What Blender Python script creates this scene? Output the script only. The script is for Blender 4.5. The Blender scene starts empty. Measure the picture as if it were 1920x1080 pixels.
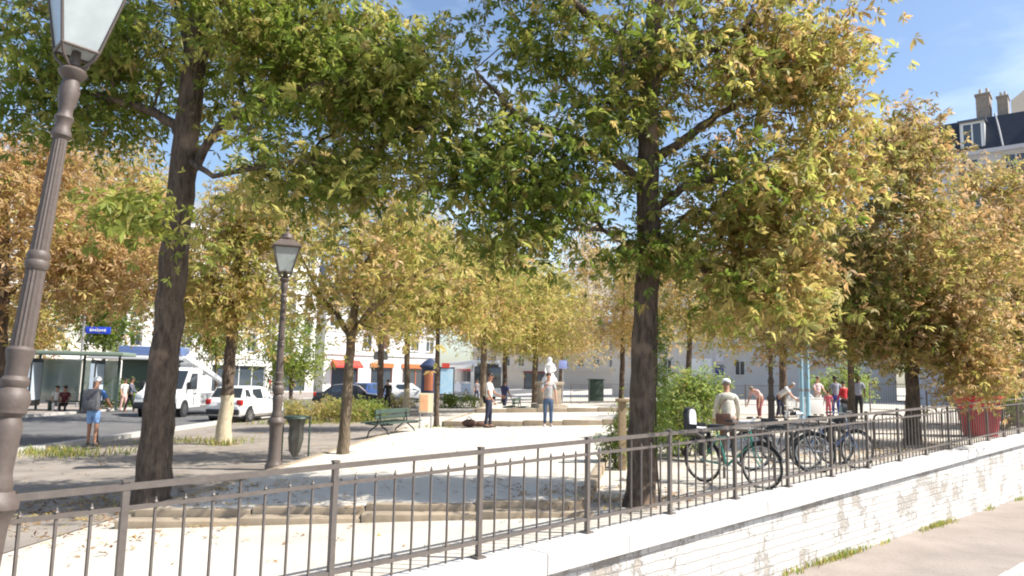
import bpy, bmesh, math, random
import numpy as np
from mathutils import Vector, Matrix
random.seed(7); rng = np.random.default_rng(11)
S = bpy.context.scene; C = S.collection
R = math.radians
# ------------------------------------------------------------------ camera, sky, sun, exposure
FPX = 1400.0; PITCH = 7.0; ROLL = 1.2; CAMZ = 1.67
cam = bpy.data.cameras.new('camera'); camo = bpy.data.objects.new('camera', cam); C.objects.link(camo)
cam.sensor_width = 36.0; cam.lens = 36.0*FPX/1920.0; cam.clip_end = 6000; cam.clip_start = .05
CM = Matrix.Rotation(R(90+PITCH), 4, 'X') @ Matrix.Rotation(R(ROLL), 4, 'Z')
camo.matrix_world = Matrix.Translation((0, 0, CAMZ)) @ CM
S.camera = camo
SUN_EL = 48.0; SUN_AZ = 101.0          # clockwise from +Y
sd = Vector((math.sin(R(SUN_AZ))*math.cos(R(SUN_EL)), math.cos(R(SUN_AZ))*math.cos(R(SUN_EL)), math.sin(R(SUN_EL))))
w = bpy.data.worlds.new('World'); S.world = w; w.use_nodes = True
nt = w.node_tree; bg = nt.nodes['Background']
sky = nt.nodes.new('ShaderNodeTexSky'); sky.sky_type = 'NISHITA'; sky.sun_disc = False
sky.sun_elevation = R(SUN_EL); sky.sun_rotation = R(SUN_AZ); sky.air_density = 1.0; sky.dust_density = 1.2; sky.ozone_density = 2.0
# a few thin fair-weather wisps in the sky itself
tc = nt.nodes.new('ShaderNodeTexCoord'); mp = nt.nodes.new('ShaderNodeMapping'); mp.inputs['Scale'].default_value = (2.2, 2.2, 6.5)
nz = nt.nodes.new('ShaderNodeTexNoise'); nz.inputs['Scale'].default_value = 2.1; nz.inputs['Detail'].default_value = 7
cr = nt.nodes.new('ShaderNodeValToRGB'); cr.color_ramp.elements[0].position = .50; cr.color_ramp.elements[1].position = .80
cr.color_ramp.elements[1].color = (.34, .34, .34, 1)
mx = nt.nodes.new('ShaderNodeMixRGB'); mx.inputs[2].default_value = (8.5, 9.0, 9.6, 1)
nt.links.new(tc.outputs['Generated'], mp.inputs[0]); nt.links.new(mp.outputs[0], nz.inputs['Vector'])
nt.links.new(nz.outputs[0], cr.inputs[0]); nt.links.new(cr.outputs[0], mx.inputs[0])
nt.links.new(sky.outputs[0], mx.inputs[1]); nt.links.new(mx.outputs[0], bg.inputs[0]); bg.inputs[1].default_value = .12
sun = bpy.data.lights.new('sun', 'SUN'); sun.energy = 4.7; sun.angle = R(.55); sun.color = (1, .96, .90)
suno = bpy.data.objects.new('sun', sun); C.objects.link(suno)
suno.rotation_euler = sd.to_track_quat('Z', 'Y').to_euler()
S.view_settings.view_transform = 'Standard'; S.view_settings.look = 'None'
S.view_settings.exposure = .88; S.view_settings.gamma = 1
S.render.engine = 'CYCLES'; S.cycles.filter_width = 2.0; S.cycles.max_bounces = 8; S.cycles.transparent_max_bounces = 8

# ------------------------------------------------------------------ placing helpers
def zg(x, y=0): return .03*max(-12.0, min(18.0, x))
def ray(px, py): return (CM.to_3x3() @ Vector(((px-960)/FPX, -(py-540)/FPX, -1))).normalized()
def W(px, py, d):
    r = ray(px, py); return Vector((0, 0, CAMZ)) + r*(d/r.y)
def G(px, d):                      # ground point in the column px at distance d
    y = 720
    for _ in range(5):
        p = W(px, y, d); z = zg(p.x); y += (p.z-z)*FPX/d
    return Vector((p.x, d, zg(p.x)))
# ------------------------------------------------------------------ materials
MATS = {}
def mat(name, col, rough=.7, metal=0, noise=0, scale=8, col2=None, bump=0, spec=.5, trans=0, alpha=1, emit=0, coords='Object', detail=5):
    if name in MATS: return MATS[name]
    m = bpy.data.materials.new(name); m.use_nodes = True; n = m.node_tree; b = n.nodes['Principled BSDF']
    b.inputs['Base Color'].default_value = (*col, 1); b.inputs['Roughness'].default_value = rough
    b.inputs['Metallic'].default_value = metal; b.inputs['Specular IOR Level'].default_value = spec
    b.inputs['Transmission Weight'].default_value = trans; b.inputs['Alpha'].default_value = alpha
    if noise or bump:
        t = n.nodes.new('ShaderNodeTexCoord'); z = n.nodes.new('ShaderNodeTexNoise')
        z.inputs['Scale'].default_value = scale; z.inputs['Detail'].default_value = detail; z.inputs['Roughness'].default_value = .65
        n.links.new(t.outputs[coords], z.inputs['Vector'])
        if noise:
            r = n.nodes.new('ShaderNodeValToRGB'); r.color_ramp.elements[0].position = .5-noise*.35; r.color_ramp.elements[1].position = .5+noise*.35
            c2 = col2 or tuple(c*.55 for c in col)
            r.color_ramp.elements[0].color = (*c2, 1); r.color_ramp.elements[1].color = (*col, 1)
            n.links.new(z.outputs[0], r.inputs[0]); n.links.new(r.outputs[0], b.inputs['Base Color'])
        if bump:
            u = n.nodes.new('ShaderNodeBump'); u.inputs['Strength'].default_value = bump; u.inputs['Distance'].default_value = .02
            n.links.new(z.outputs[0], u.inputs['Height']); n.links.new(u.outputs[0], b.inputs['Normal'])
    MATS[name] = m; return m
def leaf_mat():
    m = bpy.data.materials.new('leaf'); m.use_nodes = True; n = m.node_tree; b = n.nodes['Principled BSDF']; o = n.nodes['Material Output']
    a = n.nodes.new('ShaderNodeAttribute'); a.attribute_name = 'tint'
    n.links.new(a.outputs['Color'], b.inputs['Base Color']); b.inputs['Roughness'].default_value = .5; b.inputs['Specular IOR Level'].default_value = .35
    t = n.nodes.new('ShaderNodeBsdfTranslucent'); n.links.new(a.outputs['Color'], t.inputs[0])
    x = n.nodes.new('ShaderNodeMixShader'); x.inputs[0].default_value = .56
    n.links.new(b.outputs[0], x.inputs[1]); n.links.new(t.outputs[0], x.inputs[2]); n.links.new(x.outputs[0], o.inputs[0])
    return m
LEAF = leaf_mat()
def bark_mat(name, c1, c2, patch=None):
    m = bpy.data.materials.new(name); m.use_nodes = True; n = m.node_tree; b = n.nodes['Principled BSDF']
    t = n.nodes.new('ShaderNodeTexCoord'); mp = n.nodes.new('ShaderNodeMapping'); mp.inputs['Scale'].default_value = (1, 1, .28)
    z = n.nodes.new('ShaderNodeTexNoise'); z.inputs['Scale'].default_value = 16; z.inputs['Detail'].default_value = 8; z.inputs['Roughness'].default_value = .7
    v = n.nodes.new('ShaderNodeTexVoronoi'); v.inputs['Scale'].default_value = 22
    z2 = n.nodes.new('ShaderNodeTexNoise'); z2.inputs['Scale'].default_value = 1.7; z2.inputs['Detail'].default_value = 3
    n.links.new(t.outputs['Object'], mp.inputs[0])
    for q in (z, v): n.links.new(mp.outputs[0], q.inputs['Vector'])
    n.links.new(t.outputs['Object'], z2.inputs['Vector'])
    r = n.nodes.new('ShaderNodeValToRGB'); r.color_ramp.elements[0].position = .35; r.color_ramp.elements[1].position = .65
    r.color_ramp.elements[0].color = (*c2, 1); r.color_ramp.elements[1].color = (*c1, 1)
    n.links.new(z.outputs[0], r.inputs[0])
    r2 = n.nodes.new('ShaderNodeValToRGB'); r2.color_ramp.elements[0].position = .58; r2.color_ramp.elements[1].position = .68
    mxx = n.nodes.new('ShaderNodeMixRGB'); mxx.inputs[2].default_value = (*(patch or c1), 1)
    n.links.new(z2.outputs[0], r2.inputs[0]); n.links.new(r2.outputs[0], mxx.inputs[0]); n.links.new(r.outputs[0], mxx.inputs[1])
    n.links.new(mxx.outputs[0], b.inputs['Base Color']); b.inputs['Roughness'].default_value = .9; b.inputs['Specular IOR Level'].default_value = .2
    u = n.nodes.new('ShaderNodeBump'); u.inputs['Strength'].default_value = .8; u.inputs['Distance'].default_value = .03
    ad = n.nodes.new('ShaderNodeMath'); ad.operation = 'ADD'; n.links.new(z.outputs[0], ad.inputs[0]); n.links.new(v.outputs['Distance'], ad.inputs[1])
    n.links.new(ad.outputs[0], u.inputs['Height']); n.links.new(u.outputs[0], b.inputs['Normal'])
    return m
BARK = bark_mat('bark', (.175, .13, .095), (.06, .044, .034), (.27, .19, .135))
BARK2 = bark_mat('pale_bark', (.22, .17, .12), (.10, .075, .05), (.28, .22, .16))
LIME = mat('limewash', (.62, .52, .36), .9, noise=.6, scale=9, col2=(.38, .30, .19), bump=.3)
IRON = mat('brown_iron', (.135, .105, .088), .55, .05, noise=.9, scale=22, col2=(.085, .064, .053), bump=.15, detail=8)
IRON2 = mat('railing_iron', (.16, .135, .115), .5, .1, noise=.7, scale=18, col2=(.11, .09, .078))
BLACKM = mat('dark_metal', (.03, .03, .032), .45, .2)
GREENM = mat('green_metal', (.07, .11, .085), .5, .1, noise=.5, scale=20)
GALV = mat('grey_metal', (.33, .33, .33), .5, .4)
RUB = mat('rubber', (.02, .02, .021), .8)
GLASSD = mat('dark_glass', (.03, .04, .05), .08, 0, spec=.8)
GLASSP = mat('lantern_glass', (.72, .77, .76), .25, 0, noise=.8, scale=5, col2=(.50, .56, .55), trans=.35)
WHITEP = mat('white_paint', (.80, .80, .78), .35)
CHROME = mat('chrome', (.6, .6, .6), .2, .9)
SKIN1 = mat('skin_light', (.50, .28, .19), .6); SKIN2 = mat('skin_tan', (.36, .18, .11), .6); SKIN3 = mat('skin_dark', (.10, .05, .03), .6)
EYE = mat('eye', (.03, .02, .02), .3); LIP = mat('lip', (.32, .10, .09), .6)
# ------------------------------------------------------------------ mesh builder
class MB:
    def __init__(s): s.v = []; s.f = []; s.m = []
    def add(s, vs, fs, mi=0, M=None):
        o = len(s.v); s.v += [tuple(M @ Vector(v)) if M else tuple(v) for v in vs]
        s.f += [tuple(o+i for i in f) for f in fs]; s.m += [mi]*len(fs); return s
    def box(s, c, d, mi=0, rz=0, M=None, bev=0, taper=1):
        x, y, z = d[0]/2, d[1]/2, d[2]/2; t = taper
        b = min(bev, x*.9, y*.9, z*.9)
        if b <= 0:
            vs = [(-x, -y, -z), (x, -y, -z), (x, y, -z), (-x, y, -z), (-x*t, -y*t, z), (x*t, -y*t, z), (x*t, y*t, z), (-x*t, y*t, z)]
            fs = [(3, 2, 1, 0), (4, 5, 6, 7), (0, 1, 5, 4), (1, 2, 6, 5), (2, 3, 7, 6), (3, 0, 4, 7)]
        else:
            bm = bmesh.new(); bmesh.ops.create_cube(bm, size=1)
            for v in bm.verts: v.co = (v.co.x*2*x, v.co.y*2*y, v.co.z*2*z)
            bmesh.ops.bevel(bm, geom=bm.edges[:], offset=b, segments=2, affect='EDGES', profile=.6)
            bm.verts.index_update(); vs = [v.co.copy() for v in bm.verts]; fs = [[v.index for v in f.verts] for f in bm.faces]; bm.free()
            if t != 1: vs = [Vector((v.x*(1+(t-1)*(v.z+z)/(2*z)), v.y*(1+(t-1)*(v.z+z)/(2*z)), v.z)) for v in vs]
        T = Matrix.Translation(c) @ Matrix.Rotation(rz, 4, 'Z')
        return s.add(vs, fs, mi, (M @ T) if M else T)
    def tube(s, pts, rad, n=8, mi=0, cap=True, M=None, flut=0):
        P = [Vector(p) for p in pts]; k = len(P)
        rad = [rad]*k if not hasattr(rad, '__len__') else rad
        vs = []; fs = []; up = None
        for i, p in enumerate(P):
            t = (P[min(i+1, k-1)]-P[max(i-1, 0)])
            t = t.normalized() if t.length > 1e-9 else Vector((0, 0, 1))
            if up is None: up = Vector((1, 0, 0)) if abs(t.x) < .9 else Vector((0, 1, 0))
            a = (up - t*up.dot(t)).normalized(); b = t.cross(a); up = a
            for j in range(n):
                th = 2*math.pi*j/n; rr = rad[i]*(1-(flut if j % 2 else 0))
                vs.append(p + a*math.cos(th)*rr + b*math.sin(th)*rr)
        for i in range(k-1):
            for j in range(n):
                fs.append((i*n+j, i*n+(j+1) % n, (i+1)*n+(j+1) % n, (i+1)*n+j))
        if cap: fs += [tuple(range(n-1, -1, -1)), tuple((k-1)*n+j for j in range(n))]
        return s.add(vs, fs, mi, M)
    def lathe(s, prof, n=16, mi=0, M=None, flut=0):
        return s.tube([(0, 0, z) for r, z in prof], [max(r, .0005) for r, z in prof], n, mi, True, M, flut)
    def sphere(s, c, r, n=10, mi=0, M=None):
        r = (r, r, r) if not hasattr(r, '__len__') else r; vs = []; fs = []; m = max(4, n//2+1)
        for i in range(m+1):
            ph = math.pi*i/m
            for j in range(n):
                th = 2*math.pi*j/n
                vs.append((c[0]+r[0]*math.sin(ph)*math.cos(th), c[1]+r[1]*math.sin(ph)*math.sin(th), c[2]+r[2]*math.cos(ph)))
        for i in range(m):
            for j in range(n): fs.append((i*n+j, (i+1)*n+j, (i+1)*n+(j+1) % n, i*n+(j+1) % n))
        return s.add(vs, fs, mi, M)
    def prism(s, poly, axis, a, b, mi=0, M=None):       # outline in the plane across axis ('x': y,z; 'y': x,z; 'z': x,y)
        n = len(poly); f3 = {'x': lambda p, t: (t, p[0], p[1]), 'y': lambda p, t: (p[0], t, p[1]), 'z': lambda p, t: (p[0], p[1], t)}[axis]
        vs = [f3(p, a) for p in poly]+[f3(p, b) for p in poly]
        fs = [tuple(range(n-1, -1, -1)), tuple(range(n, 2*n))]+[(i, (i+1) % n, n+(i+1) % n, n+i) for i in range(n)]
        return s.add(vs, fs, mi, M)
    def ring(s, c, r, t, axis='y', n=28, mi=0, a0=0, a1=2*math.pi, k=6, M=None):
        full = abs(a1-a0-2*math.pi) < 1e-6; pts = []
        for i in range(n+1):
            a = a0+(a1-a0)*i/n; u, v = r*math.cos(a), r*math.sin(a)
            pts.append({'y': (c[0]+u, c[1], c[2]+v), 'x': (c[0], c[1]+u, c[2]+v), 'z': (c[0]+u, c[1]+v, c[2])}[axis])
        return s.tube(pts, t, k, mi, not full, M)
    def mesh(s, me, mi=0, M=None):
        return s.add([v.co for v in me.vertices], [tuple(p.vertices) for p in me.polygons], mi, M)
    def build(s, name, mats, parent=None, smooth=True, ang=35, loc=None):
        me = bpy.data.meshes.new(name); me.from_pydata([tuple(v) for v in s.v], [], s.f)
        mats = mats if isinstance(mats, (list, tuple)) else [mats]
        for m in mats: me.materials.append(m)
        if len(mats) > 1: me.polygons.foreach_set('material_index', s.m)
        bm = bmesh.new(); bm.from_mesh(me); bmesh.ops.recalc_face_normals(bm, faces=bm.faces); bm.to_mesh(me); bm.free()
        if smooth: me.shade_smooth(); me.set_sharp_from_angle(angle=R(ang))
        o = bpy.data.objects.new(name, me); C.objects.link(o)
        if parent: o.parent = parent
        if loc: o.location = loc
        return o
def tag(o, label=None, cat=None, group=None, kind=None):
    if label: o['label'] = label
    if cat: o['category'] = cat
    if group: o['group'] = group
    if kind: o['kind'] = kind
    return o
def thing(name, label, cat, loc=(0, 0, 0), rz=0, group=None):
    o = bpy.data.objects.new(name, None); C.objects.link(o); o.location = loc; o.rotation_euler = (0, 0, rz); o.empty_display_size = .2
    return tag(o, label, cat, group)
def struct(o): o['kind'] = 'structure'; return o
def copy_tree(o, parent=None):
    c = o.copy(); C.objects.link(c)
    if parent: c.parent = parent
    for ch in list(o.children): copy_tree(ch, c)
    return c
def place(o, loc, rz=0, label=None, group=None):
    o.location = loc; o.rotation_euler = (0, 0, rz)
    if label: o['label'] = label
    if group: o['group'] = group
    return o
# ------------------------------------------------------------------ ground, roads, court
def np_obj(name, V, F, m, parent=None):
    me = bpy.data.meshes.new(name); me.from_pydata(V, [], F); me.materials.append(m)
    o = bpy.data.objects.new(name, me); C.objects.link(o); o.parent = parent; return o
P0 = Vector((-2.54, 5.1)); U = Vector((.7190, .6950)); NN = Vector((.695, -.719)); FROT = math.atan2(U.y, U.x); SPAN = 1.582
def fl(s, off=0): p = P0+U*s-NN*off; return p      # point on the railing line (off > 0: plaza side)
def zt(s): return zg(fl(s).x)                      # wall top
def zs(s): return -1.0-.0157*(max(-15, min(40, s))-9.65)
def ground_mat(name, a, b, c, sc1, sc2, bump=.25, extra=None):
    m = bpy.data.materials.new(name); m.use_nodes = True; n = m.node_tree; bs = n.nodes['Principled BSDF']
    t = n.nodes.new('ShaderNodeTexCoord')
    z1 = n.nodes.new('ShaderNodeTexNoise'); z1.inputs['Scale'].default_value = sc1; z1.inputs['Detail'].default_value = 6; z1.inputs['Roughness'].default_value = .6
    z2 = n.nodes.new('ShaderNodeTexNoise'); z2.inputs['Scale'].default_value = sc2; z2.inputs['Detail'].default_value = 4
    for z in (z1, z2): n.links.new(t.outputs['Object'], z.inputs['Vector'])
    r = n.nodes.new('ShaderNodeValToRGB'); r.color_ramp.elements[0].position = .32; r.color_ramp.elements[1].position = .66
    r.color_ramp.elements[0].color = (*b, 1); r.color_ramp.elements[1].color = (*a, 1)
    r2 = n.nodes.new('ShaderNodeValToRGB'); r2.color_ramp.elements[0].position = .30; r2.color_ramp.elements[1].position = .42
    r2.color_ramp.elements[0].color = (*c, 1); r2.color_ramp.elements[1].color = (1, 1, 1, 1)
    n.links.new(z1.outputs[0], r.inputs[0]); n.links.new(z2.outputs[0], r2.inputs[0])
    x = n.nodes.new('ShaderNodeMixRGB'); x.blend_type = 'MULTIPLY'; x.inputs[0].default_value = 1
    n.links.new(r.outputs[0], x.inputs[1]); n.links.new(r2.outputs[0], x.inputs[2]); n.links.new(x.outputs[0], bs.inputs['Base Color'])
    bs.inputs['Roughness'].default_value = .92; bs.inputs['Specular IOR Level'].default_value = .15
    u = n.nodes.new('ShaderNodeBump'); u.inputs['Strength'].default_value = bump; u.inputs['Distance'].default_value = .02
    n.links.new(z2.outputs[0], u.inputs['Height']); n.links.new(u.outputs[0], bs.inputs['Normal'])
    return m
SAND = ground_mat('pale_sand', (.60, .55, .47), (.45, .405, .34), (.78, .75, .72), .5, 26)
COURT = ground_mat('court_sand', (.64, .59, .51), (.52, .475, .405), (.85, .83, .8), .35, 30)
ASPH = ground_mat('asphalt', (.32, .28, .235), (.215, .185, .155), (.75, .75, .75), 1.1, 40)
ROAD = ground_mat('road_asphalt', (.16, .155, .15), (.11, .11, .11), (.8, .8, .8), .6, 30)
PAVE = ground_mat('pavement', (.335, .285, .245), (.26, .222, .192), (.72, .70, .68), .9, 22)
STONE = mat('pale_stone', (.42, .34, .24), .85, noise=.9, scale=5, col2=(.24, .18, .12), bump=.25)
GRANITE = mat('granite', (.50, .48, .45), .8, noise=.8, scale=25, col2=(.38, .36, .33), bump=.15)

def plaza():
    xs = [-2500, -300, -80, -40, -20]+[-12+1.5*i for i in range(21)]+[30, 60, 300, 2500]
    ys = [-200, -60, -20, 0]+[2*i for i in range(1, 40)]+[100, 150, 300, 3500]
    V = []; F = []; idx = {}
    # plaza side of the wall line only: clip with bmesh
    bm = bmesh.new(); g = [[bm.verts.new((x, y, zg(x))) for x in xs] for y in ys]
    for j in range(len(ys)-1):
        for i in range(len(xs)-1): bm.faces.new((g[j][i], g[j][i+1], g[j+1][i+1], g[j+1][i]))
    p = fl(0, -.10)
    bmesh.ops.bisect_plane(bm, geom=bm.verts[:]+bm.edges[:]+bm.faces[:], plane_co=(p.x, p.y, 0), plane_no=(NN.x, NN.y, 0), clear_outer=True)
    me = bpy.data.meshes.new('ground'); bm.to_mesh(me); bm.free(); me.materials.append(SAND)
    o = bpy.data.objects.new('ground', me); C.objects.link(o); struct(o)
plaza()
def sheet(name, left, right, off, m, nx=14, sub=6, lift=lambda x, y: 0):
    V = []; F = []; rows = []
    for k in range(len(left)-1):
        for q in range(sub): rows.append((Vector(left[k]).lerp(Vector(left[k+1]), q/sub), Vector(right[k]).lerp(Vector(right[k+1]), q/sub)))
    rows.append((Vector(left[-1]), Vector(right[-1])))
    for a, b in rows:
        for i in range(nx+1):
            p = a.lerp(b, i/nx); V.append((p.x, p.y, zg(p.x)+off+lift(p.x, p.y)))
    for j in range(len(rows)-1):
        for i in range(nx): q = j*(nx+1)+i; F.append((q, q+1, q+nx+2, q+nx+1))
    return struct(np_obj(name, V, F, m))
# footpath of worn asphalt between the court and the road
sheet('path', [(-11.6, -20), (-11.6, 0), (-11.5, 30), (-11, 45), (-8.5, 60)], [(-6.6, -20), (-5.2, 4), (-3.9, 25.6), (-4.2, 40), (-4.5, 60)], .012, ASPH, nx=16)
sheet('road', [(-21, -60), (-20.5, 0), (-20.2, 40), (-18.5, 60), (-12, 85), (2, 125), (24, 190)], [(-12.2, -60), (-12.2, 0), (-11.9, 34), (-10.8, 46), (-6.5, 62), (8, 100), (30, 170)], .03, ROAD, nx=14)
def kerb(name, pts, wd, h, m=GRANITE, label=None):
    b = MB(); n = len(pts); L = []
    for i, p in enumerate(pts):
        a = Vector(pts[max(i-1, 0)]); c = Vector(pts[min(i+1, n-1)]); t = (c-a).normalized(); nr = Vector((-t.y, t.x))*wd/2; p = Vector(p)
        z = zg(p.x); q = p+nr; r = p-nr
        L.append([(q.x, q.y, z-.05), (q.x, q.y, z+h), (r.x, r.y, z+h), (r.x, r.y, z-.05)])
    for i in range(n-1): b.add(L[i]+L[i+1], [(0, 1, 5, 4), (1, 2, 6, 5), (2, 3, 7, 6)])
    b.add(L[0], [(0, 1, 2, 3)]); b.add(L[-1], [(0, 1, 2, 3)])
    return struct(b.build(name, m, smooth=False))
kerb('kerb', [(-12.0, -60), (-12.0, 0), (-11.7, 34), (-10.6, 46), (-6.3, 62), (8.2, 99.5)], .28, .13)
kerb('kerb', [(-21.2, -60), (-20.7, 0), (-20.4, 40), (-18.7, 60), (-12.2, 85), (1.8, 125)], .28, .13)
sheet('pavement', [(-60, -60), (-52, 40), (-40, 62), (-22, 96), (-8, 134)], [(-21.4, -60), (-20.9, 20), (-20.6, 40), (-18.9, 60), (-2, 115)], .1, PAVE, nx=12)
# boules court: raised sand slab with stone edging, and two more terraces behind it
def terrace(name, quad, h, nx=12, ny=14, m=COURT):
    a, b, c, d = [Vector(q) for q in quad]; V = []; F = []
    for j in range(ny+1):
        for i in range(nx+1):
            p = a.lerp(b, i/nx).lerp(d.lerp(c, i/nx), j/ny); V.append((p.x, p.y, zg(p.x)+h))
    for j in range(ny):
        for i in range(nx): q = j*(nx+1)+i; F.append((q, q+1, q+nx+2, q+nx+1))
    return struct(np_obj(name, V, F, m))
CQ = [(-4.45, 9.25), (.95, 9.75), (3.7, 25.4), (-3.35, 25.2)]
terrace('court_ground', CQ, .13)
def edging(pts, h0, h1, wd, name='court_edging', m=STONE, step=1.2):
    b = MB()
    for i in range(len(pts)-1):
        p, q = Vector(pts[i]), Vector(pts[i+1]); L = (q-p).length; k = max(1, int(L/step)); t = (q-p)/L
        for j in range(k):
            c = p+t*(L*(j+.5)/k); z0 = zg(c.x)-.05
            hh = h1+random.uniform(-.006, .006)
            b.box((c.x+random.uniform(-.008, .008), c.y, z0+(hh+.05)/2), (L/k-.012, wd, hh+.05), rz=math.atan2(t.y, t.x)+random.uniform(-.006, .006), bev=.015)
    return struct(b.build(name, m))
edging([CQ[0], CQ[1]], 0, .155, .16)
edging([(CQ[0][0]-.1, CQ[0][1]-.24), (CQ[1][0]+.1, CQ[1][1]-.24)], 0, .075, .26)
edging([CQ[0], CQ[3]], 0, .15, .14); edging([CQ[1], CQ[2]], 0, .15, .14)
T2Q = [(-2.2, 25.45), (5.8, 25.45), (7.5, 32), (-1.5, 32)]; T3Q = [(-1.4, 32.1), (7.6, 32.1), (9.4, 42), (-.4, 42)]
terrace('terrace_ground', T2Q, .28); terrace('terrace_ground', T3Q, .44)
edging([T2Q[0], T2Q[1]], 0, .30, .18); edging([T3Q[0], T3Q[1]], 0, .46, .18)
edging([T2Q[0], T2Q[3]], 0, .30, .16); edging([T3Q[0], T3Q[3]], 0, .46, .16)

# ------------------------------------------------------------------ street side: retaining wall, pavement, kerb, carriageway
def brick_mat():
    m = bpy.data.materials.new('white_painted_brick'); m.use_nodes = True; n = m.node_tree; bs = n.nodes['Principled BSDF']
    t = n.nodes.new('ShaderNodeTexCoord'); sp = n.nodes.new('ShaderNodeSeparateXYZ'); cb = n.nodes.new('ShaderNodeCombineXYZ')
    n.links.new(t.outputs['Object'], sp.inputs[0]); n.links.new(sp.outputs[0], cb.inputs[0]); n.links.new(sp.outputs[2], cb.inputs[1])
    nd = n.nodes.new('ShaderNodeTexNoise'); nd.inputs['Scale'].default_value = 3; n.links.new(t.outputs['Object'], nd.inputs['Vector'])
    mv = n.nodes.new('ShaderNodeVectorMath'); mv.operation = 'MULTIPLY_ADD'; mv.inputs[1].default_value = (.05, .045, 0)
    n.links.new(nd.outputs['Color'], mv.inputs[0]); n.links.new(cb.outputs[0], mv.inputs[2])
    br = n.nodes.new('ShaderNodeTexBrick'); n.links.new(mv.outputs[0], br.inputs['Vector'])
    br.inputs['Scale'].default_value = 1; br.inputs['Brick Width'].default_value = .27; br.inputs['Row Height'].default_value = .115
    br.inputs['Mortar Size'].default_value = .014; br.inputs['Mortar Smooth'].default_value = .4; br.inputs['Bias'].default_value = 0
    br.inputs['Color1'].default_value = (.60, .585, .55, 1); br.inputs['Color2'].default_value = (.53, .51, .475, 1); br.inputs['Mortar'].default_value = (.43, .405, .37, 1)
    # flaked paint: big patches broken by fine noise
    z1 = n.nodes.new('ShaderNodeTexNoise'); z1.inputs['Scale'].default_value = 2.1; z1.inputs['Detail'].default_value = 3
    z2 = n.nodes.new('ShaderNodeTexNoise'); z2.inputs['Scale'].default_value = 11; z2.inputs['Detail'].default_value = 8; z2.inputs['Roughness'].default_value = .8
    for z in (z1, z2): n.links.new(t.outputs['Object'], z.inputs['Vector'])
    ad = n.nodes.new('ShaderNodeMath'); ad.operation = 'MULTIPLY_ADD'; ad.inputs[1].default_value = 1.0
    n.links.new(z1.outputs[0], ad.inputs[0]); n.links.new(z2.outputs[0], ad.inputs[2])
    rp = n.nodes.new('ShaderNodeValToRGB'); rp.color_ramp.elements[0].position = 1.06/2; rp.color_ramp.elements[1].position = 1.19/2
    hf = n.nodes.new('ShaderNodeMath'); hf.operation = 'MULTIPLY'; hf.inputs[1].default_value = .5
    n.links.new(ad.outputs[0], hf.inputs[0]); n.links.new(hf.outputs[0], rp.inputs[0])
    x = n.nodes.new('ShaderNodeMixRGB'); x.inputs[2].default_value = (.40, .355, .30, 1)
    n.links.new(rp.outputs[0], x.inputs[0]); n.links.new(br.outputs[0], x.inputs[1]); n.links.new(x.outputs[0], bs.inputs['Base Color'])
    bs.inputs['Roughness'].default_value = .8
    u = n.nodes.new('ShaderNodeBump'); u.inputs['Strength'].default_value = .7; u.inputs['Distance'].default_value = .02; u.invert = True
    a2 = n.nodes.new('ShaderNodeMath'); a2.operation = 'ADD'; n.links.new(br.outputs['Fac'], a2.inputs[0]); n.links.new(rp.outputs[0], a2.inputs[1])
    n.links.new(a2.outputs[0], u.inputs['Height']); n.links.new(u.outputs[0], bs.inputs['Normal'])
    return m
BRICK = brick_mat()
COPING = mat('white_coping', (.57, .555, .53), .75, noise=1.1, scale=5, col2=(.50, .475, .44), bump=.15, detail=9)
wall_t = thing('retaining_wall', 'long low white painted brick wall with flaking paint under the brown railing', 'wall', (P0.x, P0.y, 0), FROT)
SS = [-14+i*1.0 for i in range(55)]
def strip(b, prof):          # prof(s) -> closed list of (y, z)
    rows = [[(s, y, z) for y, z in prof(s)] for s in SS]; k = len(rows[0])
    for i in range(len(SS)-1): b.add(rows[i]+rows[i+1], [(j, (j+1) % k, k+(j+1) % k, k+j) for j in range(k)])
    b.add(rows[0], [tuple(range(k))]); b.add(rows[-1], [tuple(range(k))])
b = MB(); strip(b, lambda s: [(.10, zs(s)-.4), (.10, zt(s)-.20), (-.255, zt(s)-.20), (-.255, zs(s)-.4)]); b.build('brick_face', BRICK, wall_t, smooth=False)
b = MB(); s_ = -14.0
while s_ < 40:
    L_ = random.uniform(1.25, 1.6); a_, c_ = s_+.005, s_+L_-.005; dy = random.uniform(-.004, .004); dz_ = random.uniform(-.002, .002); k_ = 6
    rows = [[(q, y+dy, zt(q)+z+dz_) for y, z in ((.13, -.195), (.13, -.012), (.115, .004), (-.325, .004), (-.34, -.012), (-.34, -.195))] for q in (a_, c_)]
    b.add(rows[0]+rows[1], [(j, (j+1) % k_, k_+(j+1) % k_, k_+j) for j in range(k_)]); b.add(rows[0], [tuple(range(k_))]); b.add(rows[1], [tuple(range(k_))]); s_ += L_
b.build('coping', COPING, wall_t, smooth=False)
def street_strip(name, y0, y1, dz, m, h=None):
    V = []; F = []
    for s in SS+[60, 200, 900]:
        for y in (y0, y1): p = fl(s, y); V.append((p.x, p.y, zs(s)+dz))
    for i in range(len(SS)+2): F.append((2*i, 2*i+1, 2*i+3, 2*i+2))
    struct(np_obj(name, V, F, m))
street_strip('street_pavement', -.2, -2.30, 0, PAVE)
street_strip('street_road', -2.4, -11, -.12, ROAD)
street_strip('street_ground', -11, -400, -.1, PAVE)
b = MB()
for i in range(60):
    s = -13+i*.9; p = fl(s, -2.37); b.box((p.x, p.y, zs(s)-.08), (.885, .16, .18), rz=FROT, bev=.012)
struct(b.build('street_kerb', GRANITE))

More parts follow.
